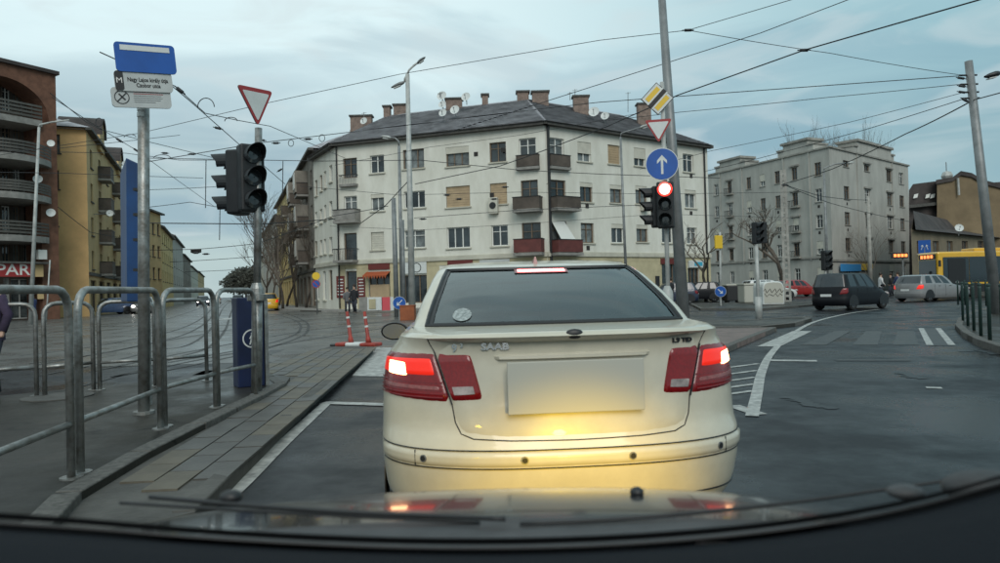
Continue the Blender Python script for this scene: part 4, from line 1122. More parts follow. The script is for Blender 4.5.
# ================================================================ WIRES
def wire(label, pts, r=.011, sag=.0, group=None, name='overhead_wire'):
    P = [D(*q) for q in pts]; out = []
    for i in range(len(P) - 1):
        k = 8
        for j in range(k): f = j / k; out.append(P[i].lerp(P[i + 1], f) - V((0, 0, sag * 4 * f * (1 - f) * (P[i + 1] - P[i]).length / 10)))
    out.append(P[-1]); c_ = P[0]
    o = obj(name, MB().tube([p_ - c_ for p_ in out], r, 5, cap=False), 'wire'); o.location = c_
    return tag(o, label, 'wire', group)
W_ = [
 ('thin wire across the upper sky joining the fork left of the big pole', [(-20, 158, 24), (140, 133, 24), (262, 104, 23), (400, 74, 22), (600, 40, 20), (688, 30, 19)], .009, 0),
 ('thin wire rising right from the fork near the top of the picture', [(688, 30, 19), (800, -3, 18)], .009, 0),
 ('thin wire from the fork down to the top of the right leaning pole', [(688, 30, 19), (830, 53, 20), (969, 76, 22)], .009, .1),
 ('straight wire climbing steeply behind the big leaning pole to the top edge', [(440, 135, 26), (600, 84, 24), (760, 33, 22), (860, -5, 20)], .012, 0),
 ('thickest black cable rising from the cream block past the big pole', [(415, 184, 30), (500, 166, 28), (545, 150, 26), (608, 126, 23), (678, 95, 20), (804, 50, 17), (985, -2, 14)], .016, 0),
 ('long catenary running from the left signal along the roof to the right pole', [(140, 163, 25), (258, 143, 25), (350, 132, 26), (520, 111, 26), (600, 102, 25), (790, 88, 23), (969, 75, 22)], .013, 0),
 ('wire just below the long catenary between the big pole and right pole', [(590, 122, 26), (680, 112, 25), (830, 97, 23), (971, 83, 22)], .010, .05),
 ('faint wire running over the grey block towards the right pole', [(640, 169, 30), (710, 151, 28), (850, 122, 25), (972, 90, 22)], .009, .05),
 ('wire skimming the stepped parapets of the grey block', [(706, 171, 34), (748, 161, 32), (860, 131, 27), (972, 96, 22)], .012, .05),
 ('heavy black cable from the lattice pole up to the right leaning pole', [(783, 184, 44), (832, 169, 37), (905, 134, 29), (973, 100, 22)], .022, .1),
 ('pair of cables dropping right from the lattice pole, upper one', [(783, 184, 44), (820, 196, 46), (868, 200, 55)], .02, .1),
 ('pair of cables dropping right from the lattice pole, lower one', [(783, 184, 44), (830, 203, 50), (912, 222, 60)], .02, .1),
 ('cable leaving the right leaning pole towards the right edge', [(973, 100, 22), (1010, 90, 18), (1060, 70, 14)], .016, .0),
 ('dark wire running level across all top floor windows', [(148, 158, 30), (262, 160, 30), (320, 161, 30), (420, 160, 30), (520, 170, 30), (600, 174, 30), (720, 178, 30)], .014, 0),
 ('fainter wire crossing the cream block diagonally above the top windows', [(335, 165, 32), (430, 147, 32), (520, 135, 31), (640, 113, 29)], .009, 0),
 ('wire crossing the cream block between top and middle floors', [(300, 186, 34), (400, 195, 34), (520, 192, 34), (660, 194, 34), (800, 192, 40)], .010, 0),
 ('wire sagging between the lamp columns and the cream block corner', [(414, 218, 34), (520, 210, 34), (640, 205, 34)], .013, .0),
 ('thin wire across the lower windows of the cream block', [(330, 226, 36), (420, 230, 36), (520, 224, 36), (660, 214, 36), (800, 218, 44)], .009, 0),
 ('stay wire from the short tension pole down to the left facade', [(361, 223, 40), (386, 205, 38), (411, 178, 34)], .022, 0),
 ('bundle wire entering from the street to the short tension pole', [(262, 242, 40), (333, 216, 38), (388, 206, 36)], .017, .1),
 ('thick span wire crossing the tram street near the horizon', [(140, 223, 34), (262, 224, 34), (335, 219, 38)], .024, .0),
 ('upper contact wire curving down from behind the sign board', [(100, 52, 14), (175, 86, 17), (205, 113, 20), (237, 120, 22), (270, 126, 25), (345, 158, 36)], .012, 0),
 ('lower contact wire descending from the sign board past the black signal', [(165, 80, 16), (190, 101, 18), (240, 145, 22), (285, 184, 30)], .012, 0),
 ('left contact wire from the brick building over the ochre roof', [(50, 93, 20), (85, 121, 22), (100, 129, 24), (150, 142, 26), (215, 158, 28)], .011, 0),
 ('second left contact wire falling towards the far street', [(52, 97, 20), (90, 122, 23), (136, 150, 27), (180, 182, 33), (215, 207, 42)], .011, 0),
 ('level wire crossing the ochre block at its upper windows', [(-10, 152, 26), (60, 148, 27), (118, 142, 28), (180, 135, 30)], .010, 0),
 ('level wire across the ochre block at mid height', [(-10, 172, 28), (60, 173, 28), (140, 176, 30), (203, 178, 32)], .011, 0),
 ('span wire in front of the blue sign box level with its middle', [(60, 152, 30), (125, 153, 30), (180, 160, 30), (225, 160, 30)], .012, 0),
 ('thin cross span over the tram street below the black signal', [(150, 250, 70), (200, 249, 70), (262, 243, 70)], .03, .1),
 ('farther cross span over the tram street', [(170, 262, 90), (262, 256, 90)], .035, .1),
 ('farthest cross span over the tram street', [(185, 272, 120), (262, 268, 120)], .04, .1),
 ('slack wire over the tram street left of the signal pole', [(140, 208, 50), (190, 202, 50), (262, 214, 50)], .02, .1),
 ('upper slack wire from the blue sign box to the signal', [(140, 190, 44), (225, 186, 44)], .016, .1),
 ('power cable crossing from the ochre block down to the yellow house', [(58, 207, 40), (90, 232, 45), (140, 240, 55)], .02, .1),
]
for l, p_, r_, s_ in W_: wire(l, p_, r_ * 1.05, s_ * .5)
# droppers, loops and insulators of the tram wires
def loop(px, py, Y, r, label):
    c_ = D(px, py, Y); o = obj('wire_loop', MB().tube([V((r * .8 * math.sin(a), 0, r * (1 - math.cos(a)) - r)) for a in [2 * math.pi * i / 18 for i in range(19)]], .012, 5), 'wire'); o.location = c_
    tag(o, label, 'wire loop')
loop(99, 122, 22, .13, 'small wire loop hanging over the ochre roof'); loop(291, 143, 25.3, .12, 'left one of two wire loops near the cream roof'); loop(322, 138, 25.6, .13, 'right one of two wire loops near the cream roof')
def arc(px, py, Y, w_, h_, label):
    c_ = D(px, py, Y); o = obj('wire_bridge', MB().tube([V((w_ * math.cos(a), 0, h_ * math.sin(a))) for a in [math.pi * i / 12 for i in range(13)]], .014, 5), 'wire'); o.location = c_; tag(o, label, 'wire bridge')
arc(206, 107, 20, .24, .26, 'curved wire bridge right of the sign board'); arc(231, 121, 22, .2, .12, 'flat wire bridge above the left signal'); arc(130, 137, 26, .22, .1, 'curved wire bridge left of the sign pole')
arc(162, 158, 29, .35, .14, 'curved wire bridge right of the sign pole'); arc(555, 184, 34, .4, .1, 'small wire bridge in front of the brown shutter')
ins = [(180, 90, 17, 40), (218, 128, 22, 15), (262, 140, 25, 10), (276, 143, 25, 0), (308, 139, 25.5, 0), (119, 140, 24, 35), (136, 150, 27, 35), (165, 153, 28, 5), (192, 154, 28, 5), (423, 219, 34, 0), (494, 199, 34, 0), (688, 30, 19, 0), (804, 50, 17, 0), (785, 185, 43, 0), (280, 170, 30, -30), (196, 253, 68, 0), (206, 254, 70, 0), (447, 195, 34, 0), (459, 199, 34, 0), (505, 187, 34, 0), (961, 78, 22, 10), (962, 86, 22, 10), (962, 92, 22, 10), (965, 100, 22, 30)]
k0 = MB().tube([(-.16, 0, 0), (-.1, 0, 0), (-.09, 0, 0), (.09, 0, 0), (.1, 0, 0), (.16, 0, 0)], [.015, .015, .04, .04, .015, .015], 8).data('insulator', True)
for i, (x, y, Y, a) in enumerate(ins):
    o = obj('insulator', k0, 'wire'); o.location = D(x, y, Y); o.rotation_euler = (0, R(a), 0); s = max(1, Y / 30); o.scale = (s, s, s)
    tag(o, 'small dark insulator clamped on an overhead wire', 'insulator', 'insulators on the overhead wires')
for i, (x, y0, y1, Y) in enumerate(((206, 160, 208, 30), (220, 205, 240, 50), (283, 161, 196, 30))):
    a, b = D(x, y0, Y), D(x - .5, y1, Y); o = obj('dropper', MB().tube([(0, 0, 0), b - a], .018 * Y / 30, 5), 'wire'); o.location = a
    tag(o, ['vertical dropper left of the black signal', 'thin dropper hanging over the tram street', 'vertical dropper between signal pole and dark block'][i], 'wire dropper')
# hanging tram signal boxes
for x, y, Y, l in ((196, 251, 70, 'dark box hanging on the cross span over the tram street'),):
    c_ = D(x, y, Y); o = obj('hanging_signal', MB().box((0, 0, 0), (1.0, .3, .35)), 'trim_black', bevel=.05); o.location = c_; tag(o, l, 'hanging box')
# ================================================================ TRAFFIC SIGNALS AND SIGNS
def signal_head(parent, c, face, lit=None, s=1.0, m='black_plastic', n=3, back=False):
    """three lamp head: c = centre, face = direction the lamps look"""
    f = V(face); f.z = 0; f.normalize(); r = f.cross(V((0, 0, 1))); up = V((0, 0, 1)); h = .29 * s
    w2 = .155 * s; o = obj('signal_head', MB().ob(c - r * w2 - up * (h * n / 2) - f * .11 * s, r * w2 * 2, f * .2 * s, up * h * n), m, parent, bevel=.03 * s)
    for i in range(n):
        cc = c + up * h * (n / 2 - .5 - i) + f * .095 * s; rr = .105 * s
        ring = lambda q, e: [q + (r * math.cos(2 * math.pi * k / 18) + up * math.sin(2 * math.pi * k / 18)) * e for k in range(18)]
        lm = ('lamp_core' if lit == i else 'glass')
        le = MB(); k = [ring(cc + f * .012, rr), ring(cc + f * .022, rr * .6), ring(cc + f * .025, .01)]
        le.grid([a + [a[0]] for a in k]); le.prism(ring(cc, rr), f * .012)
        obj('lens', le, lm, o)
        if lit == i:
            rg = MB(); rg.grid([a + [a[0]] for a in (ring(cc + f * .02, rr * 1.02), ring(cc + f * .016, rr * 1.3))]); obj('lens_rim', rg, 'lamp_red', o)
        vm = MB(); a0, a1 = R(-38), R(218)
        rows = []
        for d_, in ((0,), (1,)):
            rows.append([cc + f * (.0 + d_ * (.26 if True else 0) * s * (.55 + .45 * max(0, math.sin(a0 + (a1 - a0) * k / 14)))) + (r * math.cos(a0 + (a1 - a0) * k / 14) + up * math.sin(a0 + (a1 - a0) * k / 14)) * rr * 1.15 for k in range(15)])
        inner = [[q + (cc - q + f * (q - cc).dot(f)) * .06 for q in rw] for rw in rows]
        vm.grid(rows); vm.grid([inner[1], inner[0]]); vm.grid([rows[1], inner[1]])
        obj('visor', vm, m, o, smooth=False)
    return o
def plate(parent, name, c, face, shape, m, th=.004, up=None, sub=None):
    """shape: 2D outline in metres"""
    f = V(face).normalized(); u_ = V(up) if up else V((0, 0, 1)); r = u_.cross(f).normalized() * -1; r = f.cross(u_).normalized() * -1; u2 = r.cross(f).normalized() * -1
    if u2.dot(u_) < 0: u2 = -u2
    r = u2.cross(f)                                       # to the right of someone looking at the sign
    pts = [c + r * x + u2 * y for x, y in shape]
    return obj(name, MB().prism(pts, f * th), m, parent), r, u2, f
def circ(r, n=28): return [(r * math.cos(2 * math.pi * i / n), r * math.sin(2 * math.pi * i / n)) for i in range(n)]
def rrect(w_, h_, r=.03, n=4):
    out = []
    for cx, cy, a in ((w_ / 2 - r, h_ / 2 - r, 0), (-w_ / 2 + r, h_ / 2 - r, 90), (-w_ / 2 + r, -h_ / 2 + r, 180), (w_ / 2 - r, -h_ / 2 + r, 270)):
        out += [(cx + r * math.cos(R(a + 90 * i / n)), cy + r * math.sin(R(a + 90 * i / n))) for i in range(n + 1)]
    return out
def tri(s, rr=.04):                                     # point down, corners rounded
    h = s * .866; P = [(-s / 2, h / 2), (0, -h / 2), (s / 2, h / 2)]; out = []
    for i in range(3):
        a, b, c_ = V((*P[i - 1], 0)), V((*P[i], 0)), V((*P[(i + 1) % 3], 0)); d1, d2 = (a - b).normalized(), (c_ - b).normalized()
        for k in range(5): q = k / 4; e = b + d1 * rr * 1.4 * (1 - q) ** 2 + d2 * rr * 1.4 * q ** 2; out.append((e.x, e.y))
    return out
def yield_sign(label, c, face, s, up=None, group=None):
    t = thing('yield_sign', label, 'road sign', c, world=True, group=group); f = V(face).normalized()
    plate(t, 'border', c, f, tri(s), 'red_sign', .006, up); plate(t, 'face', c + f * .007 + V((0, 0, s * .012)), f, tri(s * .76, .02), 'white_sign', .003, up); plate(t, 'backing', c - f * .012, f, tri(s * 1.01), 'pole_grey', .01, up)
    return t
def arrow_pts(s, rot=0):
    P = [(-.07, -.62), (.07, -.62), (.07, .25), (.30, .02), (.30, .22), (0, .56), (-.30, .22), (-.30, .02), (-.07, .25)]
    return [(s * (x * math.cos(rot) - y * math.sin(rot)), s * (x * math.sin(rot) + y * math.cos(rot))) for x, y in P]
def arrow_sign(label, c, face, r, rot, group=None):
    t = thing('arrow_sign', label, 'road sign', c, world=True, group=group); f = V(face).normalized()
    plate(t, 'rim', c, f, circ(r), 'white_sign', .006); plate(t, 'face', c + f * .0065, f, circ(r * .955), 'blue_sign', .004); plate(t, 'arrow', c + f * .011, f, arrow_pts(r, rot), 'white_sign', .003)
    plate(t, 'backing', c - f * .012, f, circ(r * .99), 'pole_grey', .01)
    return t
def toward(c, yaw=0):                                     # horizontal direction from c to the camera, turned
    d = V((-c.x, -c.y, 0)).normalized(); return Matrix.Rotation(R(yaw), 3, 'Z') @ d
# --- left: pole with two black heads and a yield sign
ly = 8.4
a, b = D(258.5, 128, ly), D(256.5, 392, ly); g = b + (b - a) * ((b.z - IZ) / (a.z - b.z))
t = thing('traffic_signal', 'black double traffic signal on grey pole behind the pedestrian railing', 'traffic signal', (g.x, g.y, IZ), world=True)
up_ = (a - g)
obj('pole', MB().tube([g, g + up_ * .38], .062, 12).tube([g + up_ * .36, a], .043, 12), 'galv', t, smooth=True)
mb = MB(); q = D(257, 293, ly)
mb.tube([q - V((0, 0, .10)), q - V((0, 0, .09)), q - V((0, 0, .02)), q - V((0, 0, .01)), q + V((0, 0, .05)), q + V((0, 0, .12))], [.075, .115, .115, .085, .08, .05], 14)
obj('collar', mb, 'galv', t, smooth=False)
signal_head(t, D(251, 178.5, ly), toward(D(250, 178, ly), 22) * 1 + V((-.1, 0, 0)), None, .93)
signal_head(t, D(237, 183, ly + .15), (-1, .12, 0), None, .90)
mb = MB()
for y in (150, 210): mb.tube([D(243, y, ly), D(260, y - 2, ly)], .025, 8)
obj('bracket', mb, 'black_plastic', t, kind='stuff')
yc = D(256.5, 107, 8.3)
yield_sign('yield sign seen obliquely on top of the left signal pole', yc, toward(yc, 40), .52, up=(-.12, 0, 1))
# --- right: red lit signal with its signs
ry = 13
a, b = D(662, 82, ry), D(668, 290, ry); g = b + (b - a) * (b.z / (a.z - b.z))
t = thing('traffic_signal', 'traffic signal showing red light below the blue arrow sign', 'traffic signal', (g.x, g.y, 0), world=True)
up_ = a - g; obj('pole', MB().tube([g, a], .04, 12), 'pole_pale', t, smooth=True)
obj('base', MB().tube([g, D(667.5, 292, ry), D(667.2, 286, ry)], [.10, .10, .05], 12), 'pole_pale', t, smooth=True)
signal_head(t, D(665.5, 205, ry - .12), toward(D(665, 205, ry), -3), 0, .98)
signal_head(t, D(656, 207, ry + .1), (-1, .05, 0), None, .88)
arrow_sign('large round blue sign with white arrow pointing straight up', D(662, 164, ry - .1), toward(D(662, 164, ry), 6), .30, 0)
yc = D(658.5, 131, ry - .1)
yield_sign('yield sign between the yellow diamond and the blue arrow', yc, toward(yc, 2), .50)
c_ = D(657.3, 98.5, ry - .1); f = toward(c_, 14)
t = thing('priority_sign', 'yellow and white diamond sign crossed by black diagonal bar', 'road sign', c_, world=True)
dm = lambda s: [(0, s), (-s, 0), (0, -s), (s, 0)]
upv = (-.03, 0, 1)
plate(t, 'backing', c_ - f * .012, f, dm(.305), 'ink', .012, upv); plate(t, 'face', c_ + f * .001, f, dm(.287), 'white_sign', .004, upv)
plate(t, 'yellow_field', c_ + f * .0055, f, dm(.228), 'yellow_sign', .003, upv)
s_ = .15; w1 = .028
plate(t, 'bar', c_ + f * .009, f, [(s_ + w1, s_ - w1), (s_ - w1, s_ + w1), (-s_ - w1, -s_ + w1), (-s_ + w1, -s_ - w1)], 'ink', .003, upv)
for e in (-.040, .040): plate(t, 'bar_edge', c_ + f * .0087, f, [(s_ + e + .01, s_ - e - .01), (s_ + e - .01, s_ - e + .01), (-s_ + e - .01, -s_ - e + .01), (-s_ + e + .01, -s_ - e - .01)], 'white_sign', .003, upv)
# --- distant signals
def far_signal(label, head, base, Y, yaw, s=1.0, lit=None, heads=1, zb=0):
    a, b = D(*head, Y), D(*base, Y); g = b + (b - a) * ((b.z) / (a.z - b.z)); t = thing('traffic_signal', label, 'traffic signal', (g.x, g.y, 0), world=True)
    obj('pole', MB().tube([g, a], .06, 10), 'pole_pale', t, smooth=True); obj('base', MB().tube([g, g + (a - g) * .28], .12, 10), 'pole_pale', t, smooth=True)
    signal_head(t, a + V((0, 0, .1)), toward(a, yaw), lit, s)
    if heads > 1: signal_head(t, a + V((.3, .2, .12)), toward(a, yaw + 150), lit, s)
far_signal('black signal on white post right of the island, seen from the side', (756, 236, 0)[:2], (759, 320), 24, 60, .85, heads=2)
far_signal('dark signal directly above the black people carrier', (825, 262), (827, 296), 46, 60, 1.5, heads=2)
t, g, p = pole('sign_post', 'slim grey post carrying the yellow sign near the parked hatchback', 'pole', (720, 232), (720.5, 300), 40, .07, .05, 'pole_pale')
c_ = D(718.5, 242, 39.8); o = obj('yellow_sign', MB().box((0, 0, 0), (.5, .12, .75)), 'yellow_sign', bevel=.03); o.location = c_; o.rotation_euler = (0, 0, .35); tag(o, 'small yellow sign box on a slim post near the bare tree', 'sign')
arrow_sign('blue round keep sign with arrow pointing down right at the hatchback', D(720.5, 291.5, 38), toward(D(720, 291, 38)), .30, R(-135))
obj_t = thing('sign_post', 'short post under the round blue keep sign on the middle island', 'pole', (D(720.5, 291.5, 38.1).x, 38.1, 0)); obj('pole', MB().tube([(0, 0, 0), (0, 0, 1.1)], .04, 8), 'pole_pale', obj_t)
arrow_sign('blue round keep sign with arrow pointing down left beside the orange box', D(399.3, 303, 32), toward(D(399, 303, 32)), .30, R(135))
obj_t = thing('sign_post', 'short post under the blue keep sign beside the orange box', 'pole', (D(399.3, 303, 32.1).x, 32.1, 0)); obj('pole', MB().tube([(0, 0, 0), (0, 0, .6)], .04, 8), 'pole_pale', obj_t)
# no stopping signs on the tram street
t, g, p = pole('sign_post', 'thin post with two round signs in front of the dark block', 'pole', (316, 270), (317, 300), 46, .04, .04, 'pole_grey')
c_ = D(316, 276, 45.9); t = thing('round_sign', 'round yellow sign on the thin post by the dark block', 'road sign', c_, world=True); f = toward(c_)
plate(t, 'face', c_, f, circ(.25), 'yellow_sign', .01)
c_ = D(316, 284, 45.9); t = thing('no_stopping_sign', 'round blue and red sign below the yellow one on the thin post', 'road sign', c_, world=True); f = toward(c_)
plate(t, 'border', c_, f, circ(.27), 'red_sign', .01); plate(t, 'face', c_ + f * .011, f, circ(.22), 'blue_sign', .004)
plate(t, 'bar', c_ + f * .016, f, [(-.17, .13), (-.13, .17), (.17, -.13), (.13, -.17)], 'red_sign', .003)
c_ = D(924.5, 247, 56); t = thing('square_sign', 'square blue sign with white arrows above the yellow bus', 'road sign', c_, world=True); f = toward(c_)
plate(t, 'face', c_, f, rrect(.85, 1.1, .05), 'blue_sign', .01)
for e in (-.17, .17): plate(t, 'arrow', c_ + f * .012, f, [(x * .6 + e, y * .8) for x, y in arrow_pts(.45, e * 2)], 'white_sign', .003)
obj('post', MB().tube([c_ - f * .03, V((c_.x, c_.y + .03, 0))], .05, 8), 'pole_grey', t)
# LED stop displays
for x, y, Y, l in ((899.5, 255.5, 54, 'orange lit display hanging left of the yellow bus'), (983, 252.5, 48, 'orange lit display above the right part of the bus')):
    c_ = D(x, y, Y); t = thing('led_display', l, 'display', c_, world=True)
    obj('case', MB().box(c_, (1.2, .25, .42)), 'trim_black', t)
    for k in range(4): obj('led_character', MB().box((c_.x - .42 + .28 * k, c_.y - .14, c_.z), (.2, .02, .22)), 'led_orange', t)
    obj('post', MB().tube([(c_.x + .3, c_.y + .1, c_.z), (c_.x + .3, c_.y + .1, 0)], .06, 8), 'pole_grey', t)
# ================================================================ SIGN POLE ON THE PLATFORM
sy = 7.0
a, b = D(143.5, 96, sy), D(144, 412, sy); g = b + (b - a) * ((b.z - IZ) / (a.z - b.z))
t = thing('sign_pole', 'grey pole carrying the white street and information boards', 'pole', (g.x, g.y, IZ), world=True)
obj('pole', MB().tube([g, D(143.5, 45, sy)], .055, 14), 'galv', t, smooth=True)
obj('foot', MB().tube([g, g + V((0, 0, .03))], .1, 14), 'galv', t)
for y0, y1 in ((107, 111), (113, 117)): obj('sticker', MB().tube([D(143.2, y0, sy), D(143.2, y1, sy)], .057, 14), 'white_sign', t)
def board3(label, px, Y, m, name='information_board', th=.02, roll=6.5):
    (x0, y0, x1, y1) = px; c_ = D((x0 + x1) / 2, (y0 + y1) / 2, Y); f = toward(c_, 8); w_, h_ = (x1 - x0) * Y / 700, (y1 - y0) * Y / 700
    upv = Matrix.Rotation(R(0), 3, 'Y') @ V((-math.sin(R(roll)), 0, math.cos(R(roll))))
    t = thing(name, label, 'sign board', c_, world=True); o, r, u2, f2 = plate(t, 'panel', c_, f, rrect(w_, h_, .035), m, th, upv)
    return t, c_ + f2 * (th + .001), r, u2, f2, w_, h_
t, c_, r, u2, f, w_, h_ = board3('blue stop board topmost on the grey sign pole', (118, 44, 173, 73), 6.85, 'blue_sign', roll=6)
plate(t, 'white_strip', c_ + u2 * .09, f, [(-.22, -.025), (.22, -.025), (.22, .025), (-.22, .025)], 'white_sign', .003, u2)
t, c_, r, u2, f, w_, h_ = board3('white street name board with black metro symbol', (117.5, 72, 170, 92), 6.85, 'grey_sign')
plate(t, 'metro_field', c_ - r * (w_ / 2 - .04), f, rrect(.075, h_ * .96, .025), 'ink', .003, u2)
text('M', .075, c_ - r * (w_ / 2 - .04) + f * .004, r, u2, 'sign_white', t, .002)
text('Nagy Lajos király útja\nCzobor utca', .054, c_ + r * .035 + f * .001 - u2 * .012, r, u2, 'ink', t, .002, bold=.0008, sx=.78)
t, c_, r, u2, f, w_, h_ = board3('white no smoking notice board lowest on the sign pole', (114.5, 88.5, 168.5, 108), 6.85, 'grey_sign')
mb = MB(); q = c_ - r * (w_ / 2 - .09) + f * .002
for rr0, rr1 in ((.058, .066),): mb.grid([[q + (r * math.cos(2 * math.pi * i / 24) + u2 * math.sin(2 * math.pi * i / 24)) * e for i in range(25)] for e in (rr0, rr1)])
obj('no_smoking_ring', mb, 'ink', t)
obj('no_smoking_bar', MB().poly(*[q + r * x + u2 * y + f * .001 for x, y in ((-.045, -.038), (-.038, -.045), (.045, .038), (.038, .045))]), 'ink', t)
obj('cigarette', MB().poly(*[q + r * x + u2 * y + f * .001 for x, y in ((-.03, .03), (-.018, .036), (.034, -.022), (.022, -.03))]), 'ink', t)
for i in range(6):
    y = .055 - .02 * i; w0 = (.24, .28, .26, .27, .25, .2)[i]
    obj('text_line', MB().poly(*[c_ + r * x + u2 * yy + f * .001 for x, yy in ((-.07, y), (-.07 + w0 * .95, y), (-.07 + w0 * .95, y + .006), (-.07, y + .006))]), 'red_sign' if i < 2 else 'pole_grey', t)
# tall blue box beside the pole
c0, c1 = D(120.5, 302, 7.4), D(136.5, 161, 7.4)
t = thing('sign_box', 'tall narrow dark blue sign box standing edge-on left of the sign pole', 'sign box', (c0.x, c0.y, IZ), world=True)
x0, x1 = D(123.0, 230, 7.3).x, D(138.5, 230, 7.3).x
f = V((.18, .95, 0))
p_ = [V((x0, 7.35, c0.z)), V((x1, 7.35, c0.z)), V((x1 + .02, 7.35, c1.z - .05)), V((x0 + .02, 7.35, c1.z + .03))]
obj('case', MB().prism(p_, (-.55, .9, 0)), 'blue_dark', t, bevel=.01)
mb = MB(); mb.tube([(x1 - .08, 7.6, IZ), (x1 - .08, 7.6, c0.z)], .035, 8); obj('post', mb, 'galv', t)
for y in (190, 215, 240, 270): q = D(138.5, y, 7.2); obj('clamp', MB().box(q, (.05, .12, .03)), 'trim_black', t)
# ================================================================ RAILINGS
def railing(label, a, b, h, r=.026, lower=.35, zb=IZ, group='railings on the platform', rad=.14, bend=True):
    a, b = V((a[0], a[1], zb)), V((b[0], b[1], zb)); t = thing('pedestrian_railing', label, 'railing', a, group=group)
    d = b - a; ln = d.length; u = d.normalized(); up = V((0, 0, 1)); pts = [V((0, 0, 0)), up * (h - rad)]
    pts += [up * (h - rad) + up * rad * math.sin(q) + u * rad * (1 - math.cos(q)) for q in [R(x) for x in (22, 45, 68, 90)]]
    pts += [u * (ln - rad) + up * h] + [u * (ln - rad) + up * (h - rad) + u * rad * math.sin(q) + up * rad * math.cos(q) for q in [R(x) for x in (22, 45, 68, 90)]] + [u * ln]
    obj('hoop', MB().tube(pts, r, 12), 'galv', t, smooth=True)
    obj('lower_rail', MB().tube([u * (r * .6) + up * lower, u * (ln - r * .6) + up * lower], r * .85, 10), 'galv', t, smooth=True)
    for q in (V((0, 0, 0)), u * ln): obj('foot_plate', MB().tube([q, q + up * .012], .07, 12), 'galv', t)
    return t
Pn = [gp(78, 475, IZ), gp(163, 428, IZ), gp(217, 407, IZ), gp(256, 395, IZ)]
a0 = Pn[0] + (Pn[0] - Pn[1]).normalized() * 1.75
s_ = (Pn[1] - Pn[0]).normalized()
railing('nearest railing hoop cut by the left picture edge', a0, Pn[0] - s_ * .09, 1.22)
railing('second railing hoop counted from the camera, left of the sign pole', Pn[0] + s_ * .04, Pn[1] - s_ * .06, 1.22)
railing('third railing hoop counted from the camera, right of the sign pole', Pn[1] + s_ * .05, Pn[2] - s_ * .04, 1.22)
railing('farthest hoop of the kerbside railing, ending at the blue post', Pn[2] + s_ * .05, Pn[3], 1.22)
Q = [gp(45, 396, IZ), gp(100, 390, IZ), gp(160, 386, IZ), gp(207, 381, IZ)]
railing('left hoop of the rear railing facing the tram tracks', gp(-40, 402, IZ), Q[0] + V((-.1, 0, 0)), 1.12)
railing('second hoop of the rear railing, seen through the kerbside railing', Q[0], Q[1] - V((.08, 0, 0)), 1.12)
railing('third hoop of the rear railing, behind the grey sign pole', Q[1], Q[2] - V((.06, 0, 0)), 1.12)
railing('last hoop of the rear railing with slanting end post', Q[2], Q[3], 1.12)
# blue pedestrian post
c_ = gp(252, 393, IZ)
c_ = D(252, 392, 8.85); c_.z = IZ
t = thing('pedestrian_post', 'dark blue box post with white pedestrian symbol behind the railing', 'post', c_, world=True)
w_, h_ = .33, 1.13
f = toward(c_, 14); r = V((0, 0, 1)).cross(f)
obj('case', MB().ob(c_ - r * w_ / 2 - f * .26, r * w_, f * .26, (0, 0, h_)), 'post_navy', t, bevel=.012)
q = D(248, 338, 8.72)
q = c_ + V((0, 0, q.z - IZ)) + f * .262 - r * .05
mb = MB(); mb.grid([[q + (r * math.cos(2 * math.pi * i / 28) + V((0, 0, 1)) * math.sin(2 * math.pi * i / 28)) * e for i in range(29)] for e in (.098, .115)]); obj('ring', mb, 'white_sign', t)
plate(t, 'pedestrian_symbol', q + f * .001, f, [(-.02, -.075), (.0, -.01), (.02, -.075), (.035, -.075), (.02, .01), (.03, .035), (.012, .045), (-.012, .045), (-.035, .0), (-.022, -.005), (-.012, .01), (-.035, -.075)], 'white_sign', .002)
plate(t, 'pedestrian_head', q + f * .001 + V((0, 0, .06)), f, circ(.014, 12), 'white_sign', .002)
obj('side_strip', MB().ob(c_ + r * (w_ / 2 + .01) - f * .2, r * .045, f * .2, (0, 0, h_ * .97)), 'galv', t)
# bollard fence on the right
fp = [gp(963, 321, .12), gp(968, 326, .12), gp(974, 330.5, .12), gp(981, 336, .12), gp(990, 341, .12), gp(1003, 346, .12), gp(1022, 352, .12)]
mk('green_post', (.012, .035, .03), .55)
t = None
ob = thing('bollard', 'dark green post in the curved fence on the right pavement', 'bollard', (fp[0].x, fp[0].y, .12), group='green posts of the right fence')
obj('post', MB().tube([(0, 0, 0), (0, 0, .95), (0, 0, 1.0)], [.032, .032, .03], 10), 'green_post', ob, smooth=True); obj('cap', MB().ball((0, 0, 1.02), .04, 10), 'green_post', ob)
names_ = ['first green fence post, farthest from the camera on the kerb curve', 'second green fence post along the kerb curve, counted from the far end', 'third green fence post along the kerb curve, counted from the far end', 'fourth green fence post along the kerb curve, counted from the far end',
 'fifth green fence post, near the right picture edge', 'green fence post standing just inside the right picture edge', 'nearest green fence post beyond the right picture edge']
ob['label'] = names_[0]
for q, l_ in zip(fp[1:], names_[1:]):
    c = copy_tree(ob); c.location = (q.x, q.y, .12); c['label'] = l_
for i in range(5):
    a = D(958 + i * 7, 300, 30 - i * .5)
    c = copy_tree(ob); c.location = (a.x, a.y, .12); c['label'] = ['leftmost', 'second from left', 'middle', 'second from right', 'rightmost'][i] + ' green post of the back row in front of the bus'
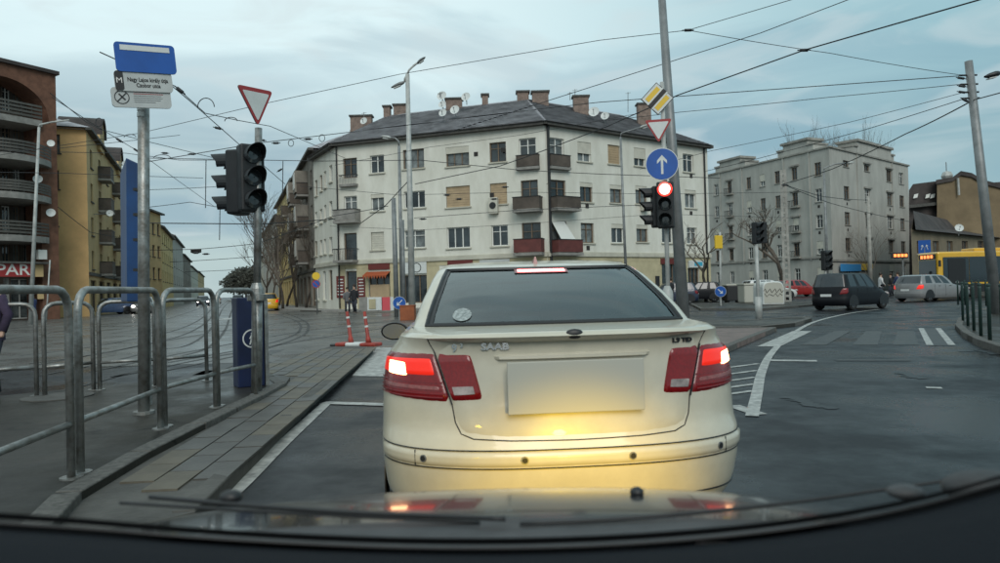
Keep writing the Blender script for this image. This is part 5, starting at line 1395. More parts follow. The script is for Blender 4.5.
# ================================================================ RED DELINEATORS ON THEIR BASE
a, b = gp(329, 346.5, .1), gp(375, 347, .1); 
t = thing('lane_divider', 'red and white divider base with two red flexible posts at the paver tip', 'lane divider', (a + b) / 2, world=True)
d = (b - a); n_ = V((-d.y, d.x, 0)).normalized()
for k, (f0, f1, m) in enumerate(((.0, .12, 'trim_black'), (.12, .34, 'red_plastic'), (.34, .66, 'white_sign'), (.66, 1.0, 'red_plastic'))):
    hh = .05 if k == 0 else .085
    obj('base_section', MB().ob(a + d * (f0 + .004), d * (f1 - f0 - .008), n_ * .32, (0, 0, hh)), m, t, bevel=.03)
for x, yb in ((347.3, 344), (364.8, 344)):
    q = a + d * ((x - 329) / 46) + n_ * .16 + V((0, 0, .07))
    tp = D(x - .3, 311.5, q.y)
    o = obj('flexible_post', MB().tube([q, q.lerp(tp, .15), q.lerp(tp, .2), tp], [.065, .055, .042, .036], 12), 'red_plastic', t, smooth=True)
    for f0 in (.5, .78): obj('reflector_band', MB().tube([q.lerp(tp, f0), q.lerp(tp, f0 + .06)], .042, 12), 'white_sign', o)
# ================================================================ STREET STUFF BY THE SHOPS
gc_ = D(377, 304, 44)
t = thing('barrier_banner', 'barrier with grey, poster and pink panels in front of the corner shop', 'barrier', (D(376, 304, 44).x, 44, 0), world=True)
for x0, x1, m in ((359, 367, 'concrete'), (367.5, 382, 'white_sign'), (381.8, 390, 'red_pink'), (390.3, 393.5, 'white_sign')):
    if m == 'red_pink': mk('red_pink', (.62, .08, .10), .6)
    a, b = D(x0, 310.5, 44), D(x1, 297, 44 if m != 'red_pink' else 43.96); obj('panel', MB().ob((a.x, a.y, a.z), (b.x - a.x, 0, 0), (0, .05, 0), (0, 0, b.z - a.z)), m, t)
a, b = D(369, 309, 43.95), D(375.5, 299, 43.95); obj('poster', MB().ob((a.x, a.y, a.z), (b.x - a.x, 0, 0), (0, .04, 0), (0, 0, b.z - a.z)), 'ochre_shop', t)
mb = MB()
for x in (360, 378, 393): q = D(x, 300, 44.08); mb.tube([(q.x, q.y, 0.1), (q.x, q.y, q.z)], .04, 6)
obj('posts', mb, 'pole_grey', t, kind='stuff')
a, b = D(400, 318.5, 31.5), D(414, 306, 31.5)
t = thing('planter_box', 'orange brown box beside the blue keep sign left of the saloon', 'box', (a.x, a.y, 0), world=True)
obj('case', MB().ob((a.x, a.y, 0.0), (b.x - a.x, 0, 0), (0, .7, 0), (0, 0, b.z)), 'terracotta', t, bevel=.02); obj('lid', MB().ob((a.x - .02, a.y - .02, b.z), (b.x - a.x + .04, 0, 0), (0, .74, 0), (0, 0, .04)), 'terracotta', t)
# cream containers
def container(label, x0, x1, y0, y1, Y, m, round_=False, graf=False):
    a, b = D(x0, y1, Y), D(x1, y0, Y); w_, h_ = b.x - a.x, b.z; t = thing('recycling_container', label, 'container', (a.x + w_ / 2, Y, 0))
    if round_:
        P = [(-w_ / 2, 0, .08), (w_ / 2, 0, .08)] + [(w_ / 2 * math.cos(q) ** .5 if math.cos(q) > 0 else -w_ / 2 * (-math.cos(q)) ** .5, 0, h_ * .62 + h_ * .38 * math.sin(q) ** .7) for q in [math.pi * i / 12 for i in range(1, 12)]]
        obj('body', MB().prism(P, (0, 1.5, 0)), m, t, bevel=.05); obj('front_panel', MB().prism([(x * .9, -.012, .1 + z * .88) for x, _, z in P], (0, .01, 0)), 'plate_beige', t)
        mb = MB(); 
    else:
        obj('body', MB().ob((-w_ / 2, 0, .1), (w_, 0, 0), (0, 1.2, 0), (0, 0, h_ - .2)), m, t, bevel=.06); obj('lid', MB().ob((-w_ / 2 - .03, -.04, h_ - .1), (w_ + .06, 0, 0), (0, 1.3, 0), (0, 0, .12)), 'plate_beige', t, bevel=.03)
    if graf:
        mb = MB(); rnd = random.Random(3)
        mb.tube([(-.55 + .09 * i, -.02, h_ * .62 + .13 * math.sin(2.1 * i) ) for i in range(13)], .018, 4); mb.tube([(-.5 + .12 * i, -.02, h_ * .45 + .1 * math.cos(2.6 * i)) for i in range(9)], .015, 4)
        obj('scribble', mb, 'trim_black', t, kind='stuff')
    for s in (-1, 1): obj('foot', MB().box((s * w_ * .35, .5, .05), (.15, .6, .1)), 'trim_black', t)
container('cream round topped container with scribbles beside the lattice pole', 763, 784, 281, 300, 38, 'white_sign', True, True)
container('narrow cream container left of the scribbled one', 744.5, 756, 283.5, 298.5, 42, 'plate_beige')
container('dark container left of the cream ones', 727, 742, 284, 298, 47, 'trim_black')
# ================================================================ VEHICLES
XF = [0, .10, .20, .30, .40, .50, .60, .69, .77, .83, .88, .92, .955, .98, .993, 1.0]
def ring(lv, ns=16):
    z, zf, w_, yr, yf, Rr, Rf, n = lv
    pts = []
    xs = [-x for x in XF[::-1]] + XF[1:]
    for x in xs: pts.append((x * w_, yr + Rr * (1 - max(0, 1 - abs(x) ** n) ** (1 / n))))
    ya, yb = yr + Rr, yf - Rf
    for k in range(1, ns): pts.append((w_, lerp(ya, yb, k / ns)))
    for x in xs[::-1]: pts.append((x * w_, yf - Rf * (1 - max(0, 1 - abs(x) ** n) ** (1 / n))))
    for k in range(1, ns): pts.append((-w_, lerp(yb, ya, k / ns)))
    return pts
def lv3(lv, ns, y0z=None):
    z, zf = lv[0], lv[1]; P = ring(lv, ns); yr, yf = lv[3], lv[4]; out = []
    for x, y in P:
        q = (y - yr) / (yf - yr); q = max(0, (q - .45) / .55); q = q * q * (3 - 2 * q); out.append(V((x, y, lerp(z, zf, q))))
    return out
NS = 16
def idx_rear(f): return [i for i, x in enumerate([-x for x in XF[::-1]] + XF[1:]) if abs(x) <= f]
def interp(keys, z):
    """smooth interpolation of level tuples by z"""
    n = len(keys)
    for i in range(n - 1):
        if keys[i][0] <= z <= keys[i + 1][0]: break
    a, b = keys[i], keys[i + 1]; p, q = keys[max(i - 1, 0)], keys[min(i + 2, n - 1)]; h = b[0] - a[0]; t = (z - a[0]) / h; out = [z]
    for k in range(1, len(a)):
        m0 = (b[k] - p[k]) / max(1e-6, b[0] - p[0]) if i > 0 else (b[k] - a[k]) / h
        m1 = (q[k] - a[k]) / max(1e-6, q[0] - a[0]) if i < n - 2 else (b[k] - a[k]) / h
        if i > 0:
            d0 = (a[k] - p[k]) / max(1e-6, a[0] - p[0]); d1 = (b[k] - a[k]) / h
            if d0 * d1 <= 0: m0 = 0
        if i < n - 2:
            d0 = (b[k] - a[k]) / h; d1 = (q[k] - b[k]) / max(1e-6, q[0] - b[0])
            if d0 * d1 <= 0: m1 = 0
        out.append((2 * t ** 3 - 3 * t * t + 1) * a[k] + (t ** 3 - 2 * t * t + t) * h * m0 + (-2 * t ** 3 + 3 * t * t) * b[k] + (t ** 3 - t * t) * h * m1)
    return tuple(out)
def wheel(parent, x, y, r, side, wd=.2):
    s = side
    t_ = MB(); n = 28
    prof = [(0, r * .62), (.0, r * .93), (.03, r), (wd - .03, r), (wd, r * .93), (wd, r * .6)]
    t_.grid([[V((x + s * (-wd + d), y + e * math.cos(2 * math.pi * i / n), r + e * math.sin(2 * math.pi * i / n))) for i in range(n + 1)] for d, e in prof])
    o = obj('wheel', MB().tube([(x - s * wd * .9, y, r), (x - s * .06, y, r)], r * .62, 20), 'trim_black', parent)
    obj('tyre', t_, 'tyre', o, smooth=True)
    m_ = MB()
    for k in range(7):
        a = 2 * math.pi * k / 7; d = V((0, math.cos(a), math.sin(a))); c_ = V((x - s * .035, y, r)); sd_ = V((0, -math.sin(a), math.cos(a)))
        m_.ob(c_ + d * .03 - sd_ * .028, d * (r * .55), sd_ * .056, V((s * .015, 0, 0)))
    m_.tube([(x - s * .04, y, r), (x - s * .01, y, r)], r * .16, 12)
    m_.grid([[V((x - s * .03 + s * q, y + e * math.cos(2 * math.pi * i / 24), r + e * math.sin(2 * math.pi * i / 24))) for i in range(25)] for q, e in ((0, r * .56), (.02, r * .58), (.02, r * .63), (0, r * .64))])
    obj('rim', m_, 'rim', o)
    return o
def shell(t, low, up, paint, gl0, gl1, rf, pil, nslices=26, ns=NS, arches=()):
    """low: level keys from sill to shoulder; up: explicit levels from the shoulder to the roof; the band gl0..gl1 of `up` is glazed"""
    zs = [lerp(low[0][0], low[-1][0], k / nslices) for k in range(nslices + 1)]
    L_ = [interp(low, z) for z in zs] + list(up)
    R_ = [lv3(l, ns) for l in L_]; m = len(R_[0]); off = len(zs)
    nx = len(XF) * 2 - 1
    def kind(i, j):
        lvl = i - off
        if lvl < gl0 or lvl >= gl1: return 'body'
        xs = [-x for x in XF[::-1]] + XF[1:]
        if j < nx - 1:
            return 'rear_window' if max(abs(xs[j]), abs(xs[j + 1])) <= rf else 'body'
        if j < nx + ns - 1 or j >= 2 * nx + ns - 2:
            k = j - (nx - 1) if j < nx + ns - 1 else ns - 1 - (j - (2 * nx + ns - 2))
            return 'body' if k in pil else ('side_r' if j < nx + ns else 'side_l') + str(sum(1 for p_ in pil if p_ < k))
        j2 = j - (nx + ns - 1)
        xf = xs[::-1]
        return 'windscreen' if 0 <= j2 < nx - 1 and max(abs(xf[j2]), abs(xf[j2 + 1])) <= .93 else 'body'
    groups = {}
    for i in range(len(R_) - 1):
        for j in range(m):
            groups.setdefault(kind(i, j), []).append((i, j))
    for g, fl in groups.items():
        mb = MB(); ids = {}
        for i, j in fl:
            f = []
            for a, b in ((i, j), (i, (j + 1) % m), (i + 1, (j + 1) % m), (i + 1, j)):
                if (a, b) not in ids: ids[(a, b)] = len(mb.v); mb.v.append(R_[a][b])
                f.append(ids[(a, b)])
            mb.f.append(tuple(f))
        if g == 'body':
            top = R_[-1]; k0_ = len(mb.v); mb.v += top; mb.f.append(tuple(range(k0_, k0_ + m)))
            bot = R_[0]; k0_ = len(mb.v); mb.v += bot; mb.f.append(tuple(range(k0_, k0_ + m))[::-1])
            obj('body', mb, paint, t, auto=38)
        else:
            obj(g if g in ('rear_window', 'windscreen') else 'side_window', mb, 'see_glass' if paint == 'paint_cream' else 'car_glass', t, smooth=True)
def rear_y(low, x, z):
    l = interp(low, z); w_, yr, Rr, n = l[2], l[3], l[5], l[7]
    return yr + Rr * (1 - max(0, 1 - min(1, abs(x / w_)) ** n) ** (1 / n))
def rpatch(low, corners, off, nx=14, nz=8, sq=0, th=None):
    """patch on the rear skin. corners: bl, br, tr, tl in (x, z); x runs by arc so that wraps stay even"""
    bl, br, tr, tl = corners; rows = []
    for j in range(nz + 1):
        v = j / nz; row = []
        for i in range(nx + 1):
            u = i / nx; uu, vv = u, v
            if sq:
                a, b = 2 * u - 1, 2 * v - 1; a2, b2 = a * (1 - sq * b * b * abs(b) ** 4 * .5), b * (1 - sq * a * a * abs(a) ** 4 * .5); uu, vv = (a2 + 1) / 2, (b2 + 1) / 2
            x = lerp(lerp(bl[0], br[0], uu), lerp(tl[0], tr[0], uu), vv); z = lerp(lerp(bl[1], br[1], uu), lerp(tl[1], tr[1], uu), vv)
            edge = (i in (0, nx) or j in (0, nz)) and th
            l = interp(low, z); w_ = l[2]
            x = max(-w_ * .9995, min(w_ * .9995, x))
            o_ = -.003 if edge else off
            y = rear_y(low, x, z)
            # outward normal in plan
            e = .01; y2 = rear_y(low, max(-w_ * .999, min(w_ * .999, x + e)), z); y1 = rear_y(low, max(-w_ * .999, min(w_ * .999, x - e)), z)
            nn_ = V((y2 - y1, -2 * e, 0)).normalized()
            row.append(V((x, y, z)) + nn_ * o_)
        rows.append(row)
    return MB().grid(rows)
def rline(low, pts, off, r=.004, k=10):
    out = []
    for a, b in zip(pts[:-1], pts[1:]):
        for i in range(k): x, z = lerp(a[0], b[0], i / k), lerp(a[1], b[1], i / k); out.append(V((x, rear_y(low, x, z) - off, z)))
    x, z = pts[-1]; out.append(V((x, rear_y(low, x, z) - off, z)))
    return MB().tube(out, r, 5)
# ---------------------------------------------------------------- the cream saloon
HD = 4.4                                                   # heading, degrees left of straight ahead
t = thing('saloon_car', 'pale cream saloon stopped directly ahead with both brake lights lit', 'car', (0, 0, 0))
SL = [ # z, zf, w, yr, yf, Rr, Rf, n
 (0.18, 0.18, 0.845, 0.13, 4.55, 0.6, 0.8, 2.7), (0.3, 0.3, 0.9, 0.05, 4.62, 0.62, 0.8, 2.7), (0.42, 0.42, 0.917, 0.012, 4.64, 0.62, 0.8, 2.7), (0.5, 0.5, 0.923, 0, 4.64, 0.62, 0.8, 2.7), (0.575, 0.56, 0.925, 0.004, 4.63, 0.62, 0.8, 2.7), (0.612, 0.59, 0.925, 0.028, 4.61, 0.62, 0.8, 2.7), (0.64, 0.62, 0.924, 0.048, 4.6, 0.62, 0.8, 2.7), (0.78, 0.68, 0.921, 0.065, 4.55, 0.62, 0.8, 2.7), (0.9, 0.74, 0.907, 0.078, 4.5, 0.62, 0.8, 2.7), (0.99, 0.8, 0.883, 0.085, 4.42, 0.6, 0.8, 2.7), (1.045, 0.86, 0.84, 0.078, 4.3, 0.58, 0.8, 2.8), (1.078, 0.88, 0.82, 0.055, 4.2, 0.56, 0.8, 2.9)]
SU = [(1.092, .90, .783, .060, 4.1, .52, .8, 3), (1.098, .92, .778, .12, 4.0, .46, .8, 3.1), (1.103, .96, .774, .26, 3.75, .36, .8, 3.2), (1.108, .99, .768, .42, 3.45, .30, .7, 3.3), (1.113, 1.0, .760, .50, 3.35, .25, .6, 3.3),
      (1.175, 1.08, .742, .60, 3.2, .24, .55, 3.3), (1.245, 1.17, .715, .725, 3.02, .23, .5, 3.2), (1.31, 1.25, .686, .87, 2.85, .22, .5, 3.2), (1.375, 1.325, .658, 1.02, 2.70, .22, .5, 3.1), (1.422, 1.385, .632, 1.16, 2.56, .22, .45, 3.0),
      (1.452, 1.42, .605, 1.30, 2.45, .22, .45, 2.9), (1.474, 1.45, .56, 1.46, 2.3, .25, .4, 2.8), (1.487, 1.475, .44, 1.62, 2.1, .25, .3, 2.7), (1.492, 1.485, .2, 1.8, 1.98, .1, .1, 2.5)]
shell(t, SL, SU, 'paint_cream', 4, 9, .9, (0, 6, 7, 13))
# lid, lamp and bumper skins
def mir(c): return [(-x, z) for x, z in (c[1], c[0], c[3], c[2])]
obj('boot_lid', rpatch(SL, [(-.535, .625), (.535, .625), (.655, 1.06), (-.655, 1.06)], .007, 26, 14, sq=.12, th=True), 'paint_cream', t, auto=50)
gap = MB()
lid = [(-.672, 1.077), (-.662, 1.05), (-.640, 1.012), (-.564, .775), (-.55, .69), (-.525, .640), (-.47, .620), (-.3, .612), (0, .608), (.3, .612), (.47, .620), (.525, .640), (.55, .69), (.564, .775), (.640, 1.012), (.662, 1.05), (.672, 1.077)]
obj('panel_gap', rline(SL, lid, .001, .0030, 6), 'trim_black', t, smooth=True)
# handle bar and number plate recess
obj('handle_strip', rpatch(SL, [(-.37, .965), (.37, .965), (.385, 1.005), (-.385, 1.005)], .026, 20, 3, sq=.1, th=True), 'paint_cream', t, auto=40)
obj('plate_recess', rpatch(SL, [(-.27, .70), (.27, .70), (.35, .962), (-.35, .962)], .0095, 16, 8, th=True), 'paint_cream', t, auto=40)
def plate_box(mb, x0, x1, z0, z1, y, d): return mb.box(((x0 + x1) / 2, y, (z0 + z1) / 2), (x1 - x0, d, z1 - z0))
obj('number_plate', plate_box(MB(), -.312, .318, .730, .968, .034, .012), 'plate_beige', t, bevel=.004)
for s in (-1, 1):
    fx = (lambda c: c if s > 0 else mir(c))
    # outer lamp on the wing, inner lamp on the lid
    ol_ = obj('tail_light', rpatch(SL, fx([(.566, .778), (.917, .796), (.888, 1.00), (.642, 1.010)]), .010, 24, 10, sq=.10, th=True), 'red_lens', t, auto=50)
    obj('brake_lens', rpatch(SL, fx([(.622, .890), (.905, .895), (.885, .99), (.65, .997)]), .0135, 20, 6, sq=.2, th=True), 'brake_red', ol_, auto=50)
    core = fx([(.755, .888), (.872, .893), (.864, .978), (.765, .972)])
    obj('bulb_glow', rpatch(SL, core, .016, 8, 6, sq=.45, th=True), 'brake_core', ol_, auto=50)
    obj('lower_lens', rpatch(SL, fx([(.60, .830), (.90, .838), (.897, .868), (.608, .862)]), .0135, 16, 4, sq=.2, th=True), 'pink_lens', ol_, auto=50)
    for k in range(5):
        z = .80 + .017 * k; obj('lens_rib', rpatch(SL, fx([(.60, z), (.90, z + .006), (.90, z + .012), (.60, z + .007)]), .0125, 14, 1), 'red_lens', ol_)
    il = obj('tail_light', rpatch(SL, fx([(.412, .785), (.561, .778), (.637, 1.010), (.468, 1.012)]), .017, 14, 10, sq=.16, th=True), 'red_lens', t, auto=50)
    obj('reversing_lens', rpatch(SL, fx([(.438, .812), (.558, .804), (.574, .864), (.450, .868)]), .0195, 8, 5, sq=.25, th=True), 'clear_lens', il, auto=50)
    obj('lamp_seal', rline(SL, [(s * .564, .775), (s * .640, 1.013)], .013, .0035, 8), 'trim_black', t)
    # reflector band on the bumper side
obj('bumper_strip', rpatch(SL, [(-.9235, .497), (.9235, .497), (.9235, .568), (-.9235, .568)], .011, 60, 5, th=True), 'paint_cream', t, auto=50)
for z in (.492, .573):
    obj('panel_gap', rline(SL, [(x / 20 * .923, z) for x in range(-20, 21)], .003, .003, 2), 'trim_black', t)
for s in (-1, 1): obj('panel_gap', rline(SL, [(s * .74, .498), (s * .74, .568)], .012, .0025, 3), 'trim_black', t)
obj('bumper_lip', rline(SL, [(x / 20 * .905, .335 - .03 * (abs(x) / 20) ** 2) for x in range(-20, 21)], .004, .004, 2), 'trim_black', t)
for x in (-.70, -.245, .245, .70):
    y = rear_y(SL, x, .533) - .012; e = .02; nrm = V((rear_y(SL, x + e, .533) - rear_y(SL, x - e, .533), -2 * e, 0)).normalized(); c_ = V((x, y, .533))
    o = obj('parking_sensor', MB().tube([c_, c_ + nrm * .006], .017, 16), 'rim', t); obj('sensor_face', MB().tube([c_ + nrm * .006, c_ + nrm * .009], .012, 16), 'trim_black', o)
# spoiler lip on the lid edge
rows = []
for z, dy in ((1.055, .006), (1.062, .034), (1.082, .044), (1.098, .030), (1.102, -.02), (1.100, -.10)):
    row = []
    for i in range(41):
        x = lerp(-.70, .70, i / 40); k = 1 - abs(x / .70) ** 6; zz = min(z, 1.077); row.append(V((x, rear_y(SL, x, zz) - dy * k + .004, z * k + (1 - k) * 1.075)))
    rows.append(row)
obj('spoiler', MB().grid(rows), 'paint_cream', t, auto=50)
obj('badge', MB().ball((0, rear_y(SL, 0, 1.06) - .038, 1.088), .043, 14, (1, .35, .55)), 'trim_black', t, smooth=True)
def rtext(body, x, z, size, m, sx=1.0, bold=.0): 
    y = rear_y(SL, x, z) - .009; e = .05; r = V((2 * e, rear_y(SL, x + e, z) - rear_y(SL, x - e, z), 0)); text(body, size, (x, y, z), r, (0, .02, 1), m, t, .0045, bold, sx, 'lettering')
rtext('SAAB', -.36, 1.036, .042, 'chrome', 1.3, .0016); rtext('9', -.545, 1.03, .05, 'chrome', 1.1, .001); rtext('3', -.512, 1.043, .026, 'chrome', 1.1, .0006); rtext('1.9 TiD', .535, 1.036, .030, 'trim_black', 1.3, .001)
# glass surround, brake light, wiper line, antenna
nx = len(XF) * 2 - 1; xs_ = [-x for x in XF[::-1]] + XF[1:]; ii = [i for i, x in enumerate(xs_) if abs(x) <= .9]
RU = [lv3(l, NS) for l in SU]
def on_glass(fx, fz, off=.004):
    """point on the rear glass, fx -1..1 across, fz 0..1 up"""
    q = 4 + fz * 5; i = min(8, int(q)); v = q - i; a, b = RU[i], RU[i + 1]; u = (fx * .9)
    for k in range(len(xs_) - 1):
        if xs_[k] <= u <= xs_[k + 1]: break
    s = (u - xs_[k]) / (xs_[k + 1] - xs_[k]); p = a[k].lerp(a[k + 1], s).lerp(b[k].lerp(b[k + 1], s), v)
    nrm = (a[k + 1] - a[k]).cross(b[k] - a[k]).normalized(); nrm = nrm if nrm.y < 0 else -nrm
    return p + nrm * off
bor = [on_glass(x / 20, .0, .003) for x in range(-20, 21)] + [on_glass(1, y / 10, .003) for y in range(1, 11)] + [on_glass(x / 20, 1, .003) for x in range(19, -21, -1)] + [on_glass(-1, y / 10, .003) for y in range(9, -1, -1)]
obj('window_seal', MB().tube(bor, .011, 6), 'trim_black', t)
# dark printed border of the glass
def gstrip(pts_a, pts_b): return MB().grid([pts_a, pts_b])
for a, b in (([on_glass(x / 20, 0, .0045) for x in range(-20, 21)], [on_glass(x / 20 * .98, .045, .0045) for x in range(-20, 21)]), ([on_glass(x / 20, 1, .0045) for x in range(-20, 21)], [on_glass(x / 20 * .99, .965, .0045) for x in range(-20, 21)]),
             ([on_glass(-1, y / 12, .0045) for y in range(13)], [on_glass(-.955 - .0 * y / 12, y / 12, .0045) for y in range(13)]), ([on_glass(1, y / 12, .0045) for y in range(13)], [on_glass(.955, y / 12, .0045) for y in range(13)])):
    obj('glass_border', gstrip(a, b), 'trim_black', t)
mk('glow_strip', (1, .3, .25), .3, emit=(1, .22, .22), es=5.5)
o = obj('high_brake_light', MB().grid([[on_glass(-.25 + .50 * i / 12, .885, .008) for i in range(13)], [on_glass(-.25 + .50 * i / 12, .955, .008) for i in range(13)]]), 'glow_strip', t)
mb = MB(); mb.grid([[on_glass(-.28 + .56 * i / 12, .865, .006) for i in range(13)], [on_glass(-.28 + .56 * i / 12, .975, .006) for i in range(13)]]); obj('brake_light_housing', mb, 'red_lens', t)
ft = RU[10][nx // 2]
obj('roof_antenna', MB().add([(-.018, 1.34, 1.44), (.018, 1.34, 1.44), (.018, 1.50, 1.452), (-.018, 1.50, 1.452), (-.004, 1.36, 1.505), (.004, 1.36, 1.505), (.004, 1.40, 1.495), (-.004, 1.40, 1.495)], [(0, 1, 5, 4), (1, 2, 6, 5), (2, 3, 7, 6), (3, 0, 4, 7), (4, 5, 6, 7)]), 'red_lens', t)
# sticker inside the rear glass, seat and head rests read through as darker shapes
mb = MB(); cx, cz = -.74, .17
mb.poly(*[on_glass(cx + .075 * math.cos(2 * math.pi * i / 20), cz + .10 * math.sin(2 * math.pi * i / 20), .0048) for i in range(20)]); 
mk('sticker', (.30, .33, .32), .5, noise=60, amt=.6, col2=(.08, .09, .09)); obj('sticker', mb, 'sticker', t)
mk('mirror_glass', (.16, .17, .18), .35, .8)
mk('seat_dark', (.035, .036, .038), .8)
mk('liner', (.20, .20, .18), .9)
obj('parcel_shelf', MB().box((0, .95, 1.075), (1.30, .85, .03)), 'seat_dark', t)
for x in (-.42, .42):
    obj('rear_seat', MB().box((x, 1.42, .86), (.62, .16, .50)), 'seat_dark', t, bevel=.05)
    o = obj('front_seat', MB().box((x * .92, 2.25, .88), (.50, .16, .62)), 'seat_dark', t, bevel=.06)
    obj('headrest', MB().box((x * .92, 2.27, 1.28), (.27, .11, .17)), 'seat_dark', o, bevel=.04)
    obj('headrest', MB().box((x, 1.44, 1.19), (.26, .10, .15)), 'seat_dark', t, bevel=.04)
obj('dashboard', MB().box((0, 3.05, .90), (1.36, .35, .30)), 'seat_dark', t, bevel=.05)
obj('steering_wheel', MB().tube([V((-.38 + .19 * math.cos(a), 2.80 - .06 * math.sin(a), .98 + .18 * math.sin(a))) for a in [2 * math.pi * i / 20 for i in range(21)]], .014, 6), 'seat_dark', t)
obj('floor', MB().box((0, 2.2, .25), (1.5, 3.2, .04)), 'seat_dark', t)
obj('rear_view_mirror', MB().box((0, 2.62, 1.33), (.24, .03, .07)), 'seat_dark', t, bevel=.02)
for s in (-1, 1):
    obj('pillar_seam', MB().tube([RU[3][nx // 2 + s * (len(XF) - 3)] + V((0, -.002, .0)), RU[3][nx // 2 + s * (len(XF) - 2)] + V((0, 0, .002))], .003, 5), 'trim_black', t)
    # door mirrors
    mb = MB(); c_ = V((s * 1.0, 2.55, .985))
    mb.grid([[c_ + V((s * .0 + .106 * e * math.cos(2 * math.pi * i / 18) * (1 if abs(math.cos(2 * math.pi * i / 18)) else 1), d, .070 * e * math.sin(2 * math.pi * i / 18))) for i in range(19)] for d, e in ((-.0, .96), (.0, 1.0), (.03, 1.05), (.09, .9), (.14, .5), (.15, .02))])
    o = obj('door_mirror', mb, 'trim_black' if s < 0 else 'paint_cream', t, smooth=True)
    obj('mirror_glass', MB().prism([c_ + V((.095 * math.cos(2 * math.pi * i / 18), -.004, .060 * math.sin(2 * math.pi * i / 18))) for i in range(18)], (0, -.004, 0)), 'mirror_glass', o)
    obj('mirror_arm', MB().tube([c_ + V((-s * .08, .05, -.03)), c_ + V((-s * .24, .12, -.05))], .03, 8), 'paint_cream', o)
    for k, y in enumerate((.98, 3.68)):
        wheel(t, s * .905, y, .318, s)
        a = MB(); r0_ = .375; a.prism([V((s * .919, y + r0_ * math.cos(R(q)), .318 + r0_ * math.sin(R(q)))) for q in range(-20, 201, 10)], (s * .006, 0, 0)); obj('wheel_arch', a, 'trim_black', t)
    obj('side_strip', MB().ob((s * .919, 1.4, .50), (s * .012, 0, 0), (0, 1.85, 0), (0, 0, .06)), 'paint_cream', t)
obj('exhaust', MB().tube([(.5, .06, .2), (.5, .4, .2)], .03, 10), 'rim', t)
DX = .335
t.location = (DX, 3.16, 0); t.rotation_euler = (0, 0, R(HD))
